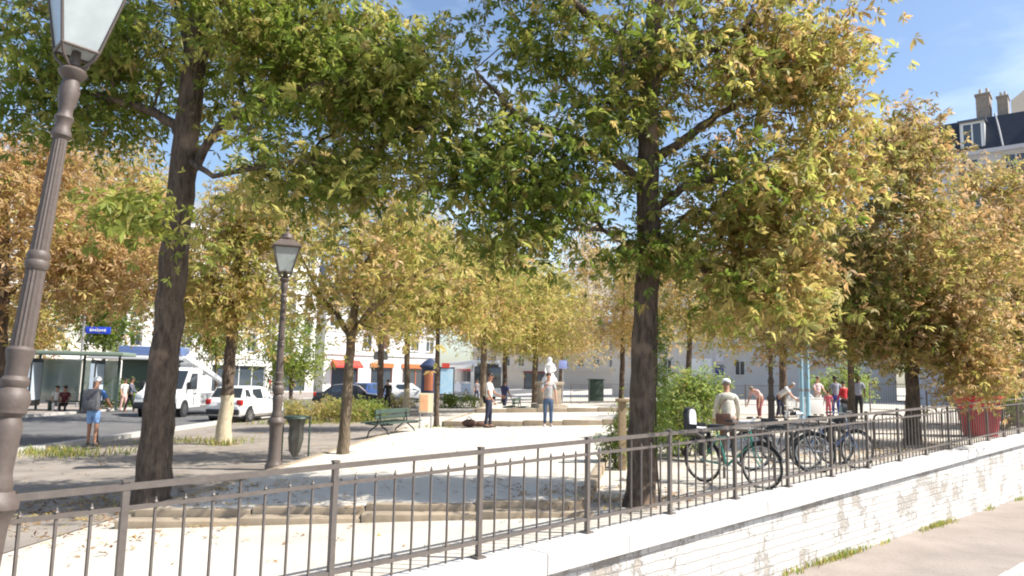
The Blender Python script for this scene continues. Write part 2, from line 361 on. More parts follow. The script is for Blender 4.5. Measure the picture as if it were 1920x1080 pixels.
# ------------------------------------------------------------------ railing
rail = thing('railing', 'brown iron railing with thin pointed bars on top of the white wall', 'railing', (P0.x, P0.y, 0), FROT)
for i in range(0, 21):
    s = i*SPAN; z = zt(s); b = MB()
    b.box((s, 0, z+.51), (.045, .045, 1.02)); b.box((s, 0, z+.012), (.11, .11, .02)); b.box((s, 0, z+1.025), (.055, .055, .016))
    b.build('post', IRON2, rail, smooth=False)
S0 = -.86
def zl(s): return zt(s)
b = MB(); pts = [(S0+.10+k*SPAN/2, 0, zl(S0+.10+k*SPAN/2)+.985) for k in range(43)]
for k in range(42):
    p, q = Vector(pts[k]), Vector(pts[k+1]); b.prism([(p.x, p.z-.02), (q.x, q.z-.02), (q.x, q.z+.02), (p.x, p.z+.02)], 'y', -.026, .026)
b.build('top_rail', IRON2, rail, smooth=False)
for i in range(-1, 20):
    s0 = max(i*SPAN, S0+.10); s1 = (i+1)*SPAN; b = MB()
    for hh, t in ((.845, .014), (.15, .016)):
        b.prism([(s0, zl(s0)+hh-t), (s1, zl(s1)+hh-t), (s1, zl(s1)+hh+t), (s0, zl(s0)+hh+t)], 'y', -.017, .017)
    for k in range(1, 8):
        s = i*SPAN+SPAN*k/8
        if s < s0+.05: continue
        z = zl(s); top = .97 if k == 4 else .90
        b.tube([(s, 0, z+.02), (s, 0, z+top-.03), (s, 0, z+top)], [.0118, .0118, .005 if k != 4 else .0118], 6)
        if k != 4: b.tube([(s, 0, z+top-.045), (s, 0, z+top-.03), (s, 0, z+top-.015)], [.009, .015, .006], 6)
    b.build('bar_panel', IRON2, rail)
b = MB()     # the piece of railing on the far side of the lamp
for hh, t in ((.985, .02), (.845, .014), (.15, .016)):
    b.prism([(-7, zl(-7)+hh-t), (S0-.12, zl(S0)+hh-t), (S0-.12, zl(S0)+hh+t), (-7, zl(-7)+hh+t)], 'y', -.02, .02)
for k in range(30):
    s = S0-.22-k*.2; b.tube([(s, 0, zl(s)+.02), (s, 0, zl(s)+.9)], .0095, 6)
b.build('bar_panel', IRON2, rail)

# ------------------------------------------------------------------ street lamps
def make_lamp():
    k_ = .80
    t = thing('street_lamp', 'x', 'street lamp', (0, 0, 0), 0, 'old cast iron street lamps')
    b = MB()
    b.lathe([(r_*k_, z_) for r_, z_ in [(.21, 0), (.21, .10), (.19, .13), (.155, .20), (.145, .55), (.15, .80), (.165, .86), (.205, .90), (.205, .93), (.17, .97), (.15, 1.0)]], 16)
    b.build('base', IRON, t)
    b = MB()
    b.lathe([(r_*k_, z_) for r_, z_ in [(.13, 1.0), (.135, 1.03), (.115, 1.08), (.11, 1.12), (.118, 1.30), (.125, 1.38), (.11, 1.41), (.10, 1.43), (.135, 1.46), (.135, 1.49), (.15, 1.53), (.135, 1.58), (.10, 1.61), (.115, 1.635), (.115, 1.655),
             (.09, 1.68), (.095, 1.76), (.115, 1.82), (.115, 1.84), (.09, 1.86)]], 20)
    b.build('column_vase', IRON, t)
    b = MB(); b.tube([(0, 0, 1.86), (0, 0, 2.35)], [.074, .065], 32, flut=.09); b.tube([(0, 0, 2.45), (0, 0, 3.22)], [.063, .049], 32, flut=.09)
    b.lathe([(r_*k_, z_) for r_, z_ in [(.085, 2.34), (.098, 2.36), (.098, 2.385), (.088, 2.40), (.095, 2.42), (.095, 2.44), (.08, 2.46)]], 20)
    b.build('fluted_shaft', IRON, t)
    b = MB(); b.lathe([(r_*k_, z_) for r_, z_ in [(.062, 3.2), (.085, 3.22), (.085, 3.245), (.068, 3.27), (.068, 3.31), (.085, 3.34), (.062, 3.37), (.062, 3.40), (.08, 3.46), (.092, 3.53), (.078, 3.57), (.07, 3.60), (.115, 3.635), (.125, 3.66), (.10, 3.68), (.03, 3.70), (.03, 3.78)]], 20)
    b.sphere((.05, -.045, 3.545), .014, 8); b.build('capital', IRON, t)
    L = MB(); zb, zt_ = 3.80, 4.28; hb, ht = .125, .235
    for i in range(4):
        a = math.pi/4+i*math.pi/2; c, s = math.cos(a)*1.414, math.sin(a)*1.414
        a2 = a+math.pi/2; c2, s2 = math.cos(a2)*1.414, math.sin(a2)*1.414
        L.tube([(hb*c, hb*s, zb), (ht*c, ht*s, zt_)], .011, 6)
        L.tube([(hb*c, hb*s, zb), (hb*c2, hb*s2, zb)], .012, 6); L.tube([(ht*c, ht*s, zt_), (ht*c2, ht*s2, zt_)], .015, 6)
        L.tube([(0, 0, 3.68), (hb*.45*c, hb*.45*s, 3.70), (hb*.85*c, hb*.85*s, 3.75), (hb*c, hb*s, zb)], .011, 6)
    L.tube([(0, 0, 3.7), (0, 0, 3.81)], [.045, .03], 10)
    L.build('lantern_frame', IRON, t)
    g = MB()
    for i in range(4):
        M = Matrix.Rotation(i*math.pi/2, 4, 'Z'); e = .012
        g.add([(-hb+e, -hb+.003, zb+.012), (hb-e, -hb+.003, zb+.012), (ht-e, -ht+.003, zt_-.012), (-ht+e, -ht+.003, zt_-.012),
               (-hb+e, -hb+.007, zb+.012), (hb-e, -hb+.007, zb+.012), (ht-e, -ht+.007, zt_-.012), (-ht+e, -ht+.007, zt_-.012)],
              [(0, 1, 2, 3), (7, 6, 5, 4), (0, 4, 5, 1), (1, 5, 6, 2), (2, 6, 7, 3), (3, 7, 4, 0)], 0, M)
    g.box((0, 0, zb+.006), (2*hb-.03, 2*hb-.03, .006))
    g.build('pane', GLASSP, t, smooth=False)
    c = MB(); h = ht+.035
    c.add([(-h, -h, zt_+.005), (h, -h, zt_+.005), (h, h, zt_+.005), (-h, h, zt_+.005), (-h, -h, zt_+.03), (h, -h, zt_+.03), (h, h, zt_+.03), (-h, h, zt_+.03),
           (-.13, -.13, zt_+.16), (.13, -.13, zt_+.16), (.13, .13, zt_+.16), (-.13, .13, zt_+.16)],
          [(3, 2, 1, 0), (0, 1, 5, 4), (1, 2, 6, 5), (2, 3, 7, 6), (3, 0, 4, 7), (4, 5, 9, 8), (5, 6, 10, 9), (6, 7, 11, 10), (7, 4, 8, 11), (8, 9, 10, 11)])
    c.lathe([(.14, zt_+.16), (.15, zt_+.19), (.12, zt_+.21), (.10, zt_+.27), (.05, zt_+.30), (.03, zt_+.33), (.045, zt_+.37), (.02, zt_+.42), (.003, zt_+.47)], 12)
    c.build('lantern_cap', IRON, t)
    return t
lamp = make_lamp()
pl = fl(S0, 0)
lamp.location = (pl.x+.06, pl.y, zg(pl.x)+.05); lamp.rotation_euler = (0, R(4.2), R(43)); lamp.scale = (.86, .86, 1); lamp['label'] = 'large cast iron lamp post with square lantern at the near end of the railing'
l2 = copy_tree(lamp); l2.scale = (1, 1, 1); place(l2, G(513, 14.5), R(20), 'cast iron lamp post on the grey path beside the rubbish bag stand')
l3 = copy_tree(lamp); l3.scale = (1, 1, 1); place(l3, G(1447, 27), R(12), 'dark lamp post on the right, beyond the parked bicycles')

# ------------------------------------------------------------------ trees
GRN, DGR, YGR, YEL, ORG, BRN, PNK = (.20, .27, .04), (.135, .185, .032), (.42, .42, .10), (.62, .51, .17), (.60, .39, .17), (.42, .25, .10), (.64, .46, .27)
def cloud_mesh(name, pos, size, tint, parent, K=5, spread=1.35, droop=.30, upw=.40, wide=.145):
    N = len(pos); nrm = rng.normal(size=(N, 3)); nrm[:, 2] = np.abs(nrm[:, 2])*.7+upw; nrm /= np.linalg.norm(nrm, axis=1)[:, None]
    t = rng.normal(size=(N, 3)); t[:, 2] -= .35; t -= nrm*(t*nrm).sum(1)[:, None]; t /= np.linalg.norm(t, axis=1)[:, None]; b = np.cross(nrm, t)
    ang = np.linspace(-spread, spread, K) if K > 1 else np.array([0.])
    ln = np.cos(ang*.75)*.45+.6
    A_ = ang[None, :]*rng.uniform(.7, 1.2, (N, 1))+rng.normal(0, .16, (N, K)); ca, sa = np.cos(A_)[:, :, None], np.sin(A_)[:, :, None]
    d = ca*t[:, None, :]+sa*b[:, None, :]+rng.normal(0, .22, (N, K, 1))*nrm[:, None, :]; d /= np.linalg.norm(d, axis=2)[:, :, None]; sdv = -sa*t[:, None, :]+ca*b[:, None, :]
    L = (size[:, None]*ln[None, :]*rng.uniform(.6, 1.25, (N, K)))[:, :, None]; p = pos[:, None, :]; n_ = nrm[:, None, :]
    fold = n_*L*rng.uniform(.0, .10, (N, K))[:, :, None]
    v0 = p+d*L*.06+0*L; v1 = p+d*L*.62+sdv*L*wide+fold-n_*L*droop*.35; v2 = p+d*L-n_*L*droop; v3 = p+d*L*.62-sdv*L*wide+fold-n_*L*droop*.35
    V = np.stack([v0, v1, v2, v3], axis=2).reshape(-1, 3)
    nf = N*K; me = bpy.data.meshes.new(name)
    me.vertices.add(nf*4); me.vertices.foreach_set('co', V.astype(np.float32).ravel())
    me.loops.add(nf*4); me.loops.foreach_set('vertex_index', np.arange(nf*4, dtype=np.int32))
    me.polygons.add(nf); me.polygons.foreach_set('loop_start', np.arange(0, nf*4, 4, dtype=np.int32))
    me.update(calc_edges=True)
    at = me.color_attributes.new('tint', 'FLOAT_COLOR', 'POINT')
    col = np.ones((N, K, 4, 4), np.float32); col[..., :3] = (tint[:, None, :]*rng.uniform(.8, 1.25, (N, K, 1)))[:, :, None, :]
    at.data.foreach_set('color', col.ravel()); me.materials.append(LEAF)
    o = bpy.data.objects.new(name, me); C.objects.link(o); o.parent = parent; return o
def tints(n, pal):
    cols = np.array([c for c, w_ in pal]); p = np.array([w_ for c, w_ in pal], float); p /= p.sum()
    return cols[rng.choice(len(pal), n, p=p)]
def tree(name, label, base, trunk, crowns, pal, leaf=.2, per=40, csize=.42, K=5, group=None, bark=BARK, rseg=10, grad=None, gap=.0, lime=0, upw=.40, rmax=.075, main=()):
    """trunk: (dx, dy, z, r) points above base; crowns: (dx, dy, z, rx, ry, rz, n)"""
    root = thing(name, label, 'tree', base, 0, group)
    tp = [Vector(p[:3]) for p in trunk]; tr = [p[3] for p in trunk]
    tb = MB(); pts = []; rr = []
    for i in range(len(tp)-1):
        k = 6
        for j in range(k):
            f = j/k; q = tp[i].lerp(tp[i+1], f); amp = tr[i]*.10
            pts.append(q+Vector((random.uniform(-amp, amp), random.uniform(-amp, amp), 0))*(1 if i+j else 0)); rr.append((tr[i]*(1-f)+tr[i+1]*f)*random.uniform(.96, 1.05))
    pts.append(tp[-1]); rr.append(tr[-1])
    tb.tube([pts[0]-Vector((0, 0, .15))]+pts, [rr[0]*1.32]+[r*(1+.28*math.exp(-max(0, p.z)/.22)) for p, r in zip(pts, rr)], 14)
    tb.build('trunk', bark, root, ang=80)
    if lime:
        lb = MB(); kk = [(p, r) for p, r in zip(pts, rr) if p.z < lime]
        lb.tube([p for p, r in kk], [r*1.04*(1+.28*math.exp(-max(0, p.z)/.22)) for p, r in kk], 14); lb.build('limewash_band', LIME, root, ang=80)
    # clumps of foliage
    cl = []
    for (cx, cy, cz, rx, ry, rz, n) in crowns:
        for _ in range(n):
            v = Vector((random.gauss(0, 1), random.gauss(0, 1), random.gauss(0, 1))).normalized()*(random.random()**.42)
            cl.append(Vector((cx+v.x*rx, cy+v.y*ry, cz+v.z*rz)))
    nodes = [(p, -1) for p in pts if p.z > .30*pts[-1].z]; ntr = len(nodes); axis = lambda p: min((p-n[0]).length for n in nodes[:ntr])
    cl.sort(key=axis)
    mlimbs = []
    for L_ in main:
        q = [Vector(p[:3]) for p in L_]; rr_ = [p[3] for p in L_]; fp = []; fr = []
        for i in range(len(q)-1):
            for j in range(4):
                f = j/4; am = rr_[i]*.35; fp.append(q[i].lerp(q[i+1], f)+Vector((random.uniform(-am, am), random.uniform(-am, am), random.uniform(-am, am)))*(1 if i+j else 0)); fr.append(rr_[i]*(1-f)+rr_[i+1]*f)
        fp.append(q[-1]); fr.append(rr_[-1]); mlimbs.append((fp, fr)); nodes += [(p, -1) for p in fp[2:]]
    ntr = len(nodes); main_nodes = ntr
    npos = [n[0] for n in nodes]; par = [-1]*ntr
    A = np.array([list(p) for p in npos])
    for c in cl:
        v = np.array(c)-A; d = np.linalg.norm(v, axis=1); pen = d+np.maximum(0, -v[:, 2])*1.2+np.maximum(0, .25*d-v[:, 2])*.25
        j = int(np.argmin(pen)); p = npos[j]; L = (c-p).length; k = max(2, min(6, int(L/.35)+1)); new = []
        for q in range(1, k+1):
            f = q/k; m = p.lerp(c, f)+Vector((0, 0, .12*L*math.sin(math.pi*f)*(1 if c.z > p.z-.3 else .4)))+Vector((random.gauss(0, 1), random.gauss(0, 1), random.gauss(0, 1)))*(.045*L if q < k else 0)
            npos.append(m); par.append(j); j = len(npos)-1; new.append(list(m))
        A = np.vstack([A, np.array(new)])
    n = len(npos); cnt = np.zeros(n); haskid = [False]*n; main_n = main_nodes
    for i in range(n-1, ntr-1, -1):
        cnt[i] += 1 if not haskid[i] else 0
        if par[i] >= 0: cnt[par[i]] += cnt[i]; haskid[par[i]] = True
    bb = MB(); done = set()
    for fp, fr in mlimbs: bb.tube(fp, fr, 9, cap=False)
    best = {}
    for i in range(ntr, n):
        p = par[i]
        if p not in best or cnt[i] > cnt[best[p]]: best[p] = i
    rad = lambda i: min(rmax*1.6, .0085*cnt[i]**.5*(leaf/.2)**.3+.002)
    for i in range(ntr, n):
        p = par[i]
        if p >= ntr and best[p] == i: continue
        path = [npos[p], npos[i]]; rs = [rad(i), rad(i)]; j = i
        while j in best: j = best[j]; path.append(npos[j]); rs.append(rad(j))
        bb.tube(path, rs, 6 if rs[0] < .04 else 8, cap=False)
    if bb.v: bb.build('limbs', bark, root, ang=80)
    # leaves round each clump
    P = []; T = []
    for c in cl:
        if gap and random.random() < gap: continue
        m = max(3, int(per*random.uniform(.5, 1.5))); s = csize*random.uniform(.7, 1.3)
        q = np.clip(rng.normal(size=(m, 3)), -1.9, 1.9)*np.array([s, s, s*.55])+np.array(c); q[:, 2] -= .25*((q[:, 0]-c.x)**2+(q[:, 1]-c.y)**2)/max(s, .1)
        pl_ = grad(c) if grad else pal
        dom = tints(1, pl_)[0]; tt = tints(m, pl_); tt = tt*.62+dom*.38
        P.append(q); T.append(tt)
    P = np.vstack(P); T = np.vstack(T)
    cloud_mesh('crown', P, leaf*rng.uniform(.5, 1.35, len(P)), T, root, K=K, upw=upw)
    return root
def rel(base, px, py, d): return W(px, py, d)-base
CH = 'horse chestnut trees turning brown'
# near left chestnut
b1 = G(284, 10.4)
def tk(base, L): return [(*(W(px, py, d)-base), r) for px, py, d, r in L]
tr1 = [(0, 0, 0, .225)]+tk(b1, [(296, 800, 10.4, .205), (316, 600, 10.4, .19), (333, 420, 10.4, .185), (351, 260, 10.4, .175), (368, 90, 10.4, .16), (385, -120, 10.5, .12), (400, -360, 10.6, .05)])
def cr1(px, py, d, rx, ry, rz, n): p = W(px, py, d)-b1; return (*p, rx, ry, rz, n)
def grad1(c):
    f = max(0, min(1, (c.x+3)/6.5)); low = max(0, min(1, (3.6-c.z)/2))
    return [(GRN, 5.4), (DGR, 2.4), (YGR, 3.0+f), (YEL, .7+.6*f+1.4*low), (ORG, .25+.35*f+.5*low)]
tree('chestnut_tree', 'large green chestnut tree behind the first lamp post, trunk nearest the camera on the left', b1, tr1,
     [cr1(430, 50, 10.6, 2.4, 2.0, 1.25, 84), cr1(650, 130, 10.4, 1.75, 1.5, 1.25, 84), cr1(200, 100, 11, 1.5, 1.4, .75, 30), cr1(470, -220, 10.5, 2.8, 2.5, 1.2, 56),
      cr1(790, 215, 10.2, .75, .8, .65, 18), cr1(590, 300, 10.0, 1.1, 1.0, .5, 28), cr1(265, 400, 9.2, .55, .4, .10, 7), cr1(80, 60, 11.5, 1.2, 1.0, .9, 18), cr1(50, 205, 11.2, .9, .7, .42, 13), cr1(190, 215, 11, .6, .6, .3, 9), cr1(820, 330, 9.9, .5, .5, .3, 7)],
     None, leaf=.135, per=42, csize=.31, K=6, group=CH, grad=grad1,
     main=[tk(b1, [(352, 262, 10.4, .085), (300, 215, 10.5, .07), (235, 192, 10.7, .055), (150, 170, 10.9, .04), (60, 120, 11, .02)]), tk(b1, [(372, 110, 10.4, .09), (430, 55, 10.3, .075), (510, 20, 10.2, .06), (620, -10, 10.1, .03)]),
           tk(b1, [(362, 130, 10.4, .08), (345, 40, 10.6, .07), (325, -60, 10.8, .05)]), tk(b1, [(350, 330, 10.4, .07), (420, 230, 10.2, .06), (530, 170, 10.0, .05), (680, 150, 9.9, .03), (800, 130, 9.8, .015)]), tk(b1, [(345, 300, 10.4, .05), (400, 330, 9.8, .035), (560, 300, 9.7, .02)])])
# central chestnut
b2 = G(1199, 10.15)
tr2 = [(0, 0, 0, .185)]+tk(b2, [(1203, 800, 10.15, .178), (1212, 600, 10.15, .17), (1216, 420, 10.15, .16), (1214, 240, 10.15, .14), (1222, 90, 10.15, .12), (1240, -100, 10.2, .09), (1250, -400, 10.3, .04)])
def cr2(px, py, d, rx, ry, rz, n): p = W(px, py, d)-b2; return (*p, rx, ry, rz, n)
def grad2(c):
    f = max(0, min(1, (c.x+.6)/2.6)); low = max(0, min(1, (3.4-c.z)/1.6))
    return [(GRN, 4.4*(1-f)+1.0), (DGR, 2.6*(1-f)+.4), (YGR, 2.6), (YEL, .8+1.6*f), (ORG, .4+2.0*f), (BRN, .3+.9*f)]
tree('chestnut_tree', 'tall chestnut in the middle with brown leaves on its sunny side, growing behind the railing', b2, tr2,
     [cr2(1200, 110, 10.2, 1.7, 1.5, 1.2, 60), cr2(1030, 310, 9.9, 1.15, 1.1, .72, 42), cr2(1470, 90, 10.3, 1.15, 1.2, 1.2, 64), cr2(1260, -190, 10.2, 2.5, 2.1, 1.2, 72),  # last entry: unseen crown top above the view, made denser to cast more shade
      cr2(1380, 360, 10.1, 1.1, 1.1, .85, 54), cr2(1000, 40, 10.2, .85, 1.0, .6, 16), cr2(1230, 450, 10.0, .6, .7, .45, 14), cr2(950, 440, 9.6, .5, .5, .35, 10), cr2(1400, 540, 10, .75, .7, .5, 20), cr2(1565, 260, 10.4, .6, .8, .85, 26),
      cr2(900, 250, 10, .45, .6, .8, 9), cr2(1500, 520, 10.4, .6, .6, .4, 12)],
     None, leaf=.13, per=39, csize=.30, K=6, group=CH, grad=grad2,
     main=[tk(b2, [(1203, 340, 10.15, .075), (1130, 285, 10.0, .065), (1050, 250, 9.9, .055), (970, 215, 9.8, .04), (890, 130, 9.7, .018)]), tk(b2, [(1214, 120, 10.15, .08), (1160, 70, 10.1, .07), (1095, 20, 10.0, .055), (1000, -60, 9.9, .03)]),
           tk(b2, [(1222, 300, 10.15, .075), (1285, 262, 10.2, .065), (1345, 215, 10.25, .05), (1440, 170, 10.3, .035), (1560, 120, 10.4, .015)]), tk(b2, [(1216, 400, 10.15, .06), (1300, 340, 10.1, .05), (1400, 330, 10.1, .04), (1540, 300, 10.2, .018)]),
           tk(b2, [(1224, 140, 10.15, .07), (1280, 110, 10.2, .06), (1350, 90, 10.2, .045), (1440, 20, 10.3, .025)]), tk(b2, [(1206, 480, 10.15, .04), (1130, 430, 9.9, .03), (1040, 430, 9.7, .018)])])
AUT = [(YGR, 1.6), (YEL, 2.2), (ORG, 1.8), (BRN, .9), (GRN, .8), (PNK, .6)]
AUTO = [(YEL, 1.2), (ORG, 3), (BRN, 1.6), (PNK, 1.4), (YGR, .6)]
YG_ = [(YGR, 2.6), (YEL, 2.2), (GRN, 1.2), (ORG, .5), (PNK, .4)]
GOLD = [(YEL, 1.6), (PNK, 1.8), (ORG, 1.5), (YGR, 1.3), (BRN, .7)]
def simple_tree(name, label, px, d, tpts, crs, pal, leaf=.24, per=34, csize=.5, K=4, group=CH, forks=(), **kw):
    base = G(px, d); tr_ = [(0, 0, 0, tpts[0])]+[(*(W(x, y, d)-base), r) for x, y, r in tpts[1:]]
    cc = []
    for (x, y, rx, rz, n, *dd) in crs:
        e = d+(dd[0] if dd else 0); p = W(x, y, e)-base; cc.append((*p, rx*e/FPX, (rx*.75+rz*.25)*e/FPX, rz*e/FPX, n))
    fk = [[(*(W(x, y, d+e)-base), r) for x, y, e, r in L] for L in forks]
    return tree(name, label, base, tr_, cc, pal, leaf, per, csize, K, group, main=fk, **kw)
# slim forked tree by the court
simple_tree('young_tree', 'slim young tree with forked trunk and sparse yellow leaves beside the court edging', 643, 16.3,
   [.125, (650, 740, .11), (658, 640, .10), (672, 520, .075), (678, 400, .06), (690, 260, .02)],
   [(680, 470, 150, 95, 52), (640, 370, 140, 80, 30), (780, 470, 90, 80, 28), (575, 550, 65, 55, 14), (740, 590, 60, 35, 10)], YG_+[(ORG, .8), (PNK, .6)], leaf=.15, per=22, csize=.42, K=5, bark=BARK2,
   forks=[[(659, 640, 0, .07), (632, 590, .2, .055), (600, 555, .3, .04), (560, 470, .4, .02)], [(662, 625, 0, .07), (700, 575, -.2, .06), (760, 530, -.3, .04), (850, 480, -.3, .018)], [(672, 520, 0, .05), (720, 440, .2, .04), (770, 390, .2, .02)]])
simple_tree('chestnut_tree', 'chestnut with whitewashed lower trunk and ochre leaves, behind the white hatchback', 418, 20.5,
   [.19, (426, 740, .16), (434, 640, .15), (445, 560, .13), (455, 400, .07)],
   [(450, 470, 105, 125, 70), (420, 560, 80, 50, 24), (500, 380, 90, 90, 34)], YG_+[(ORG, 1.4), (BRN, .5)], leaf=.18, per=52, csize=.5, lime=1.45)
simple_tree('chestnut_tree', 'orange leaved chestnut at the left edge of the photo, behind the first lamp post', -6, 21,
   [.2, (0, 700, .18), (4, 560, .17), (10, 420, .12), (15, 300, .05)],
   [(40, 440, 170, 150, 100), (190, 480, 110, 90, 62), (60, 300, 110, 90, 40)], AUTO, leaf=.19, per=50, csize=.52)
simple_tree('chestnut_tree', 'yellow leaved chestnut whose trunk hides behind the big left trunk', 303, 30,
   [.16, (306, 640, .14), (300, 500, .12), (290, 380, .05)],
   [(270, 430, 130, 110, 70), (210, 330, 110, 90, 44), (320, 520, 80, 60, 24)], AUT, leaf=.24, per=42, csize=.65)
# avenue along the road and beyond the court
AV = [(712, 37, 560, 480, 95, 75, AUT, 'brown chestnut of the avenue behind the slim forked tree', 0),
      (762, 40, 560, 540, 90, 80, GOLD, 'golden chestnut of the avenue with pale lower trunk beside the white car', 1.6),
      (818, 25.5, 600, 535, 90, 75, YG_+[(ORG, 1.5), (BRN, 1)], 'thin trunked tree growing from a grass tuft at the court corner', 0),
      (905, 36, 600, 555, 95, 72, YG_+[(ORG, 2)], 'small round golden tree right behind the man in white', 1.2),
      (945, 46, 600, 565, 85, 72, GOLD, 'pinkish gold tree of the avenue, left of the stone fountain', 0),
      (1002, 40, 600, 590, 78, 68, YG_+[(YEL, 2)], 'yellow tree just left of the stone fountain', 0),
      (1050, 62, 600, 600, 70, 60, AUT, 'distant tree behind the stone fountain', 0),
      (1165, 44, 600, 560, 105, 85, GOLD, 'pinkish brown tree behind the central chestnut trunk', 0),
      (1290, 40, 590, 555, 110, 70, AUT, 'ochre tree behind the green shrub', 0)]
for i, (px, d, ty, cy, rx, rz, pal, lab, lm) in enumerate(AV):
    r0 = .16 if d > 30 else .09
    simple_tree('avenue_tree', lab, px, d, [r0, (px+2, ty+80, r0*.9), (px+4, ty, r0*.75), (px+4, cy-rz*.5, r0*.3)],
      [(px+5, cy-18, rx*1.08, rz*1.1, 66), (px+random.uniform(-30, 30), cy+rz*.62, rx*.95, rz*.32, 34), (px+random.uniform(-40, 40), cy-rz*1.1, rx*.65, rz*.6, 26)], pal, leaf=.010*d**.75+.10, per=38, csize=.014*d+.1, K=3, lime=lm, bark=BARK2 if lm else BARK)
# right hand trees
def gradr(c):
    f = max(0, min(1, (c.x+1.2)/3.4)); o = random.random()
    return [(GRN, 1.4*(1-f)+.2), (DGR, 1.4*(1-f)+.15), (YGR, 1.3), (YEL, .9), (ORG, 1.6+1.6*f), (BRN, 1.2), (PNK, .5+1.0*f)]
simple_tree('chestnut_tree', 'broad rusty chestnut on the right with low hanging branches above the red planter', 1711, 18.6,
   [.185, (1711, 740, .16), (1708, 640, .15), (1706, 520, .13), (1704, 380, .09), (1700, 240, .03)],
   [(1720, 470, 190, 120, 135), (1690, 325, 85, 100, 46), (1800, 600, 95, 85, 62), (1600, 560, 110, 75, 50), (1705, 235, 45, 45, 14), (1835, 690, 40, 35, 16, -.8), (1690, 620, 110, 45, 34)], None, leaf=.155, per=52, csize=.40, K=5, grad=gradr)
simple_tree('chestnut_tree', 'thin pale trunked chestnut standing among the people by the table', 1596, 26.5,
   [.12, (1596, 720, .11), (1594, 640, .1), (1592, 520, .06), (1590, 430, .03)],
   [(1560, 560, 150, 85, 85), (1480, 600, 90, 60, 36), (1650, 520, 90, 90, 40), (1520, 450, 110, 80, 40)], [(GRN, .9), (DGR, .5), (YGR, 1.8), (YEL, 1.2), (ORG, 1.8), (BRN, 1), (PNK, .8)], leaf=.2, per=46, csize=.55, bark=BARK2)
simple_tree('chestnut_tree', 'brown chestnut at the right edge of the photo, beyond the red planter', 1906, 25,
   [.2, (1905, 740, .18), (1902, 640, .16), (1900, 520, .1), (1900, 400, .04)],
   [(1900, 510, 130, 130, 95), (1940, 400, 110, 75, 40), (1880, 640, 90, 60, 34), (1850, 350, 70, 55, 18)], AUTO+[(GRN, 1), (YGR, 1.5)], leaf=.2, per=52, csize=.52)
simple_tree('chestnut_tree', 'amber chestnut in the gap between the central and the right trees', 1468, 34,
   [.18, (1468, 660, .15), (1468, 560, .1), (1468, 470, .04)],
   [(1440, 540, 110, 80, 50), (1500, 480, 80, 70, 34), (1380, 600, 80, 45, 20)], AUT, leaf=.32, per=34, csize=.6, K=3)
# roadside trees far left, behind the shelter and the van
for px, d, h, pal, lab in [(195, 45, 560, [(DGR, 3), (GRN, 2)], 'dark green tree behind the bus shelter'), (405, 60, 600, [(GRN, 2), (DGR, 1), (YGR, 1)], 'green street tree behind the white van'),
                           (545, 62, 640, [(GRN, 3), (YGR, 1)], 'small green tree in front of the white shops'), (60, 50, 590, AUT, 'amber street tree behind the bus shelter advert')]:
    simple_tree('street_tree', lab, px, d, [.14, (px, 700, .12), (px, h+20, .08), (px, h-20, .03)], [(px, h, 55, 60, 46), (px+15, h+45, 45, 35, 16)], pal, leaf=.42, per=30, csize=.7, K=3, group='street trees along the far pavement')

# ------------------------------------------------------------------ buildings
def wmat(name, c, rough=.85): return mat(name, c, rough, noise=.9, scale=.9, col2=tuple(x*.82 for x in c), detail=7)
CREAM = wmat('cream_render', (.70, .66, .58)); WHT = wmat('white_render', (.78, .76, .72)); GREYR = wmat('grey_render', (.60, .575, .54)); BEIGE = wmat('beige_render', (.62, .54, .44))
ZINC = mat('zinc_roof', (.16, .18, .21), .5, .3, noise=.8, scale=1.2); SLATE = mat('slate_roof', (.035, .042, .06), .55, noise=.8, scale=3)
FRAME = mat('window_frame', (.66, .66, .64), .5); SHUT = mat('shutter', (.50, .47, .43), .7); PANE = mat('window_pane', (.05, .065, .08), .06, spec=.9)
BRICKC = mat('chimney_brick', (.42, .34, .27), .85, noise=.7, scale=5)
REDA = mat('red_fabric', (.55, .06, .04), .7); DKSHOP = mat('dark_shopfront', (.07, .075, .08), .4); SHOPW = mat('white_shopfront', (.72, .72, .70), .5)
def holes(mb, Wd, H, rects, rev=.22, z0=0, mi=0):
    xs = sorted({0.0, Wd}|{round(v, 3) for r in rects for v in (r[0], r[1])}); zs_ = sorted({z0, H}|{round(v, 3) for r in rects for v in (r[2], r[3])})
    rs = [tuple(round(v, 3) for v in r) for r in rects]
    for i in range(len(xs)-1):
        for j in range(len(zs_)-1):
            cx, cz = (xs[i]+xs[i+1])/2, (zs_[j]+zs_[j+1])/2
            if any(r[0] < cx < r[1] and r[2] < cz < r[3] for r in rs): continue
            mb.add([(xs[i], 0, zs_[j]), (xs[i+1], 0, zs_[j]), (xs[i+1], 0, zs_[j+1]), (xs[i], 0, zs_[j+1])], [(0, 1, 2, 3)], mi)
    for a, b_, c, d in rs:
        mb.add([(a, 0, c), (b_, 0, c), (b_, 0, d), (a, 0, d), (a, rev, c), (b_, rev, c), (b_, rev, d), (a, rev, d)], [(0, 4, 5, 1), (1, 5, 6, 2), (2, 6, 7, 3), (3, 7, 4, 0)], mi)
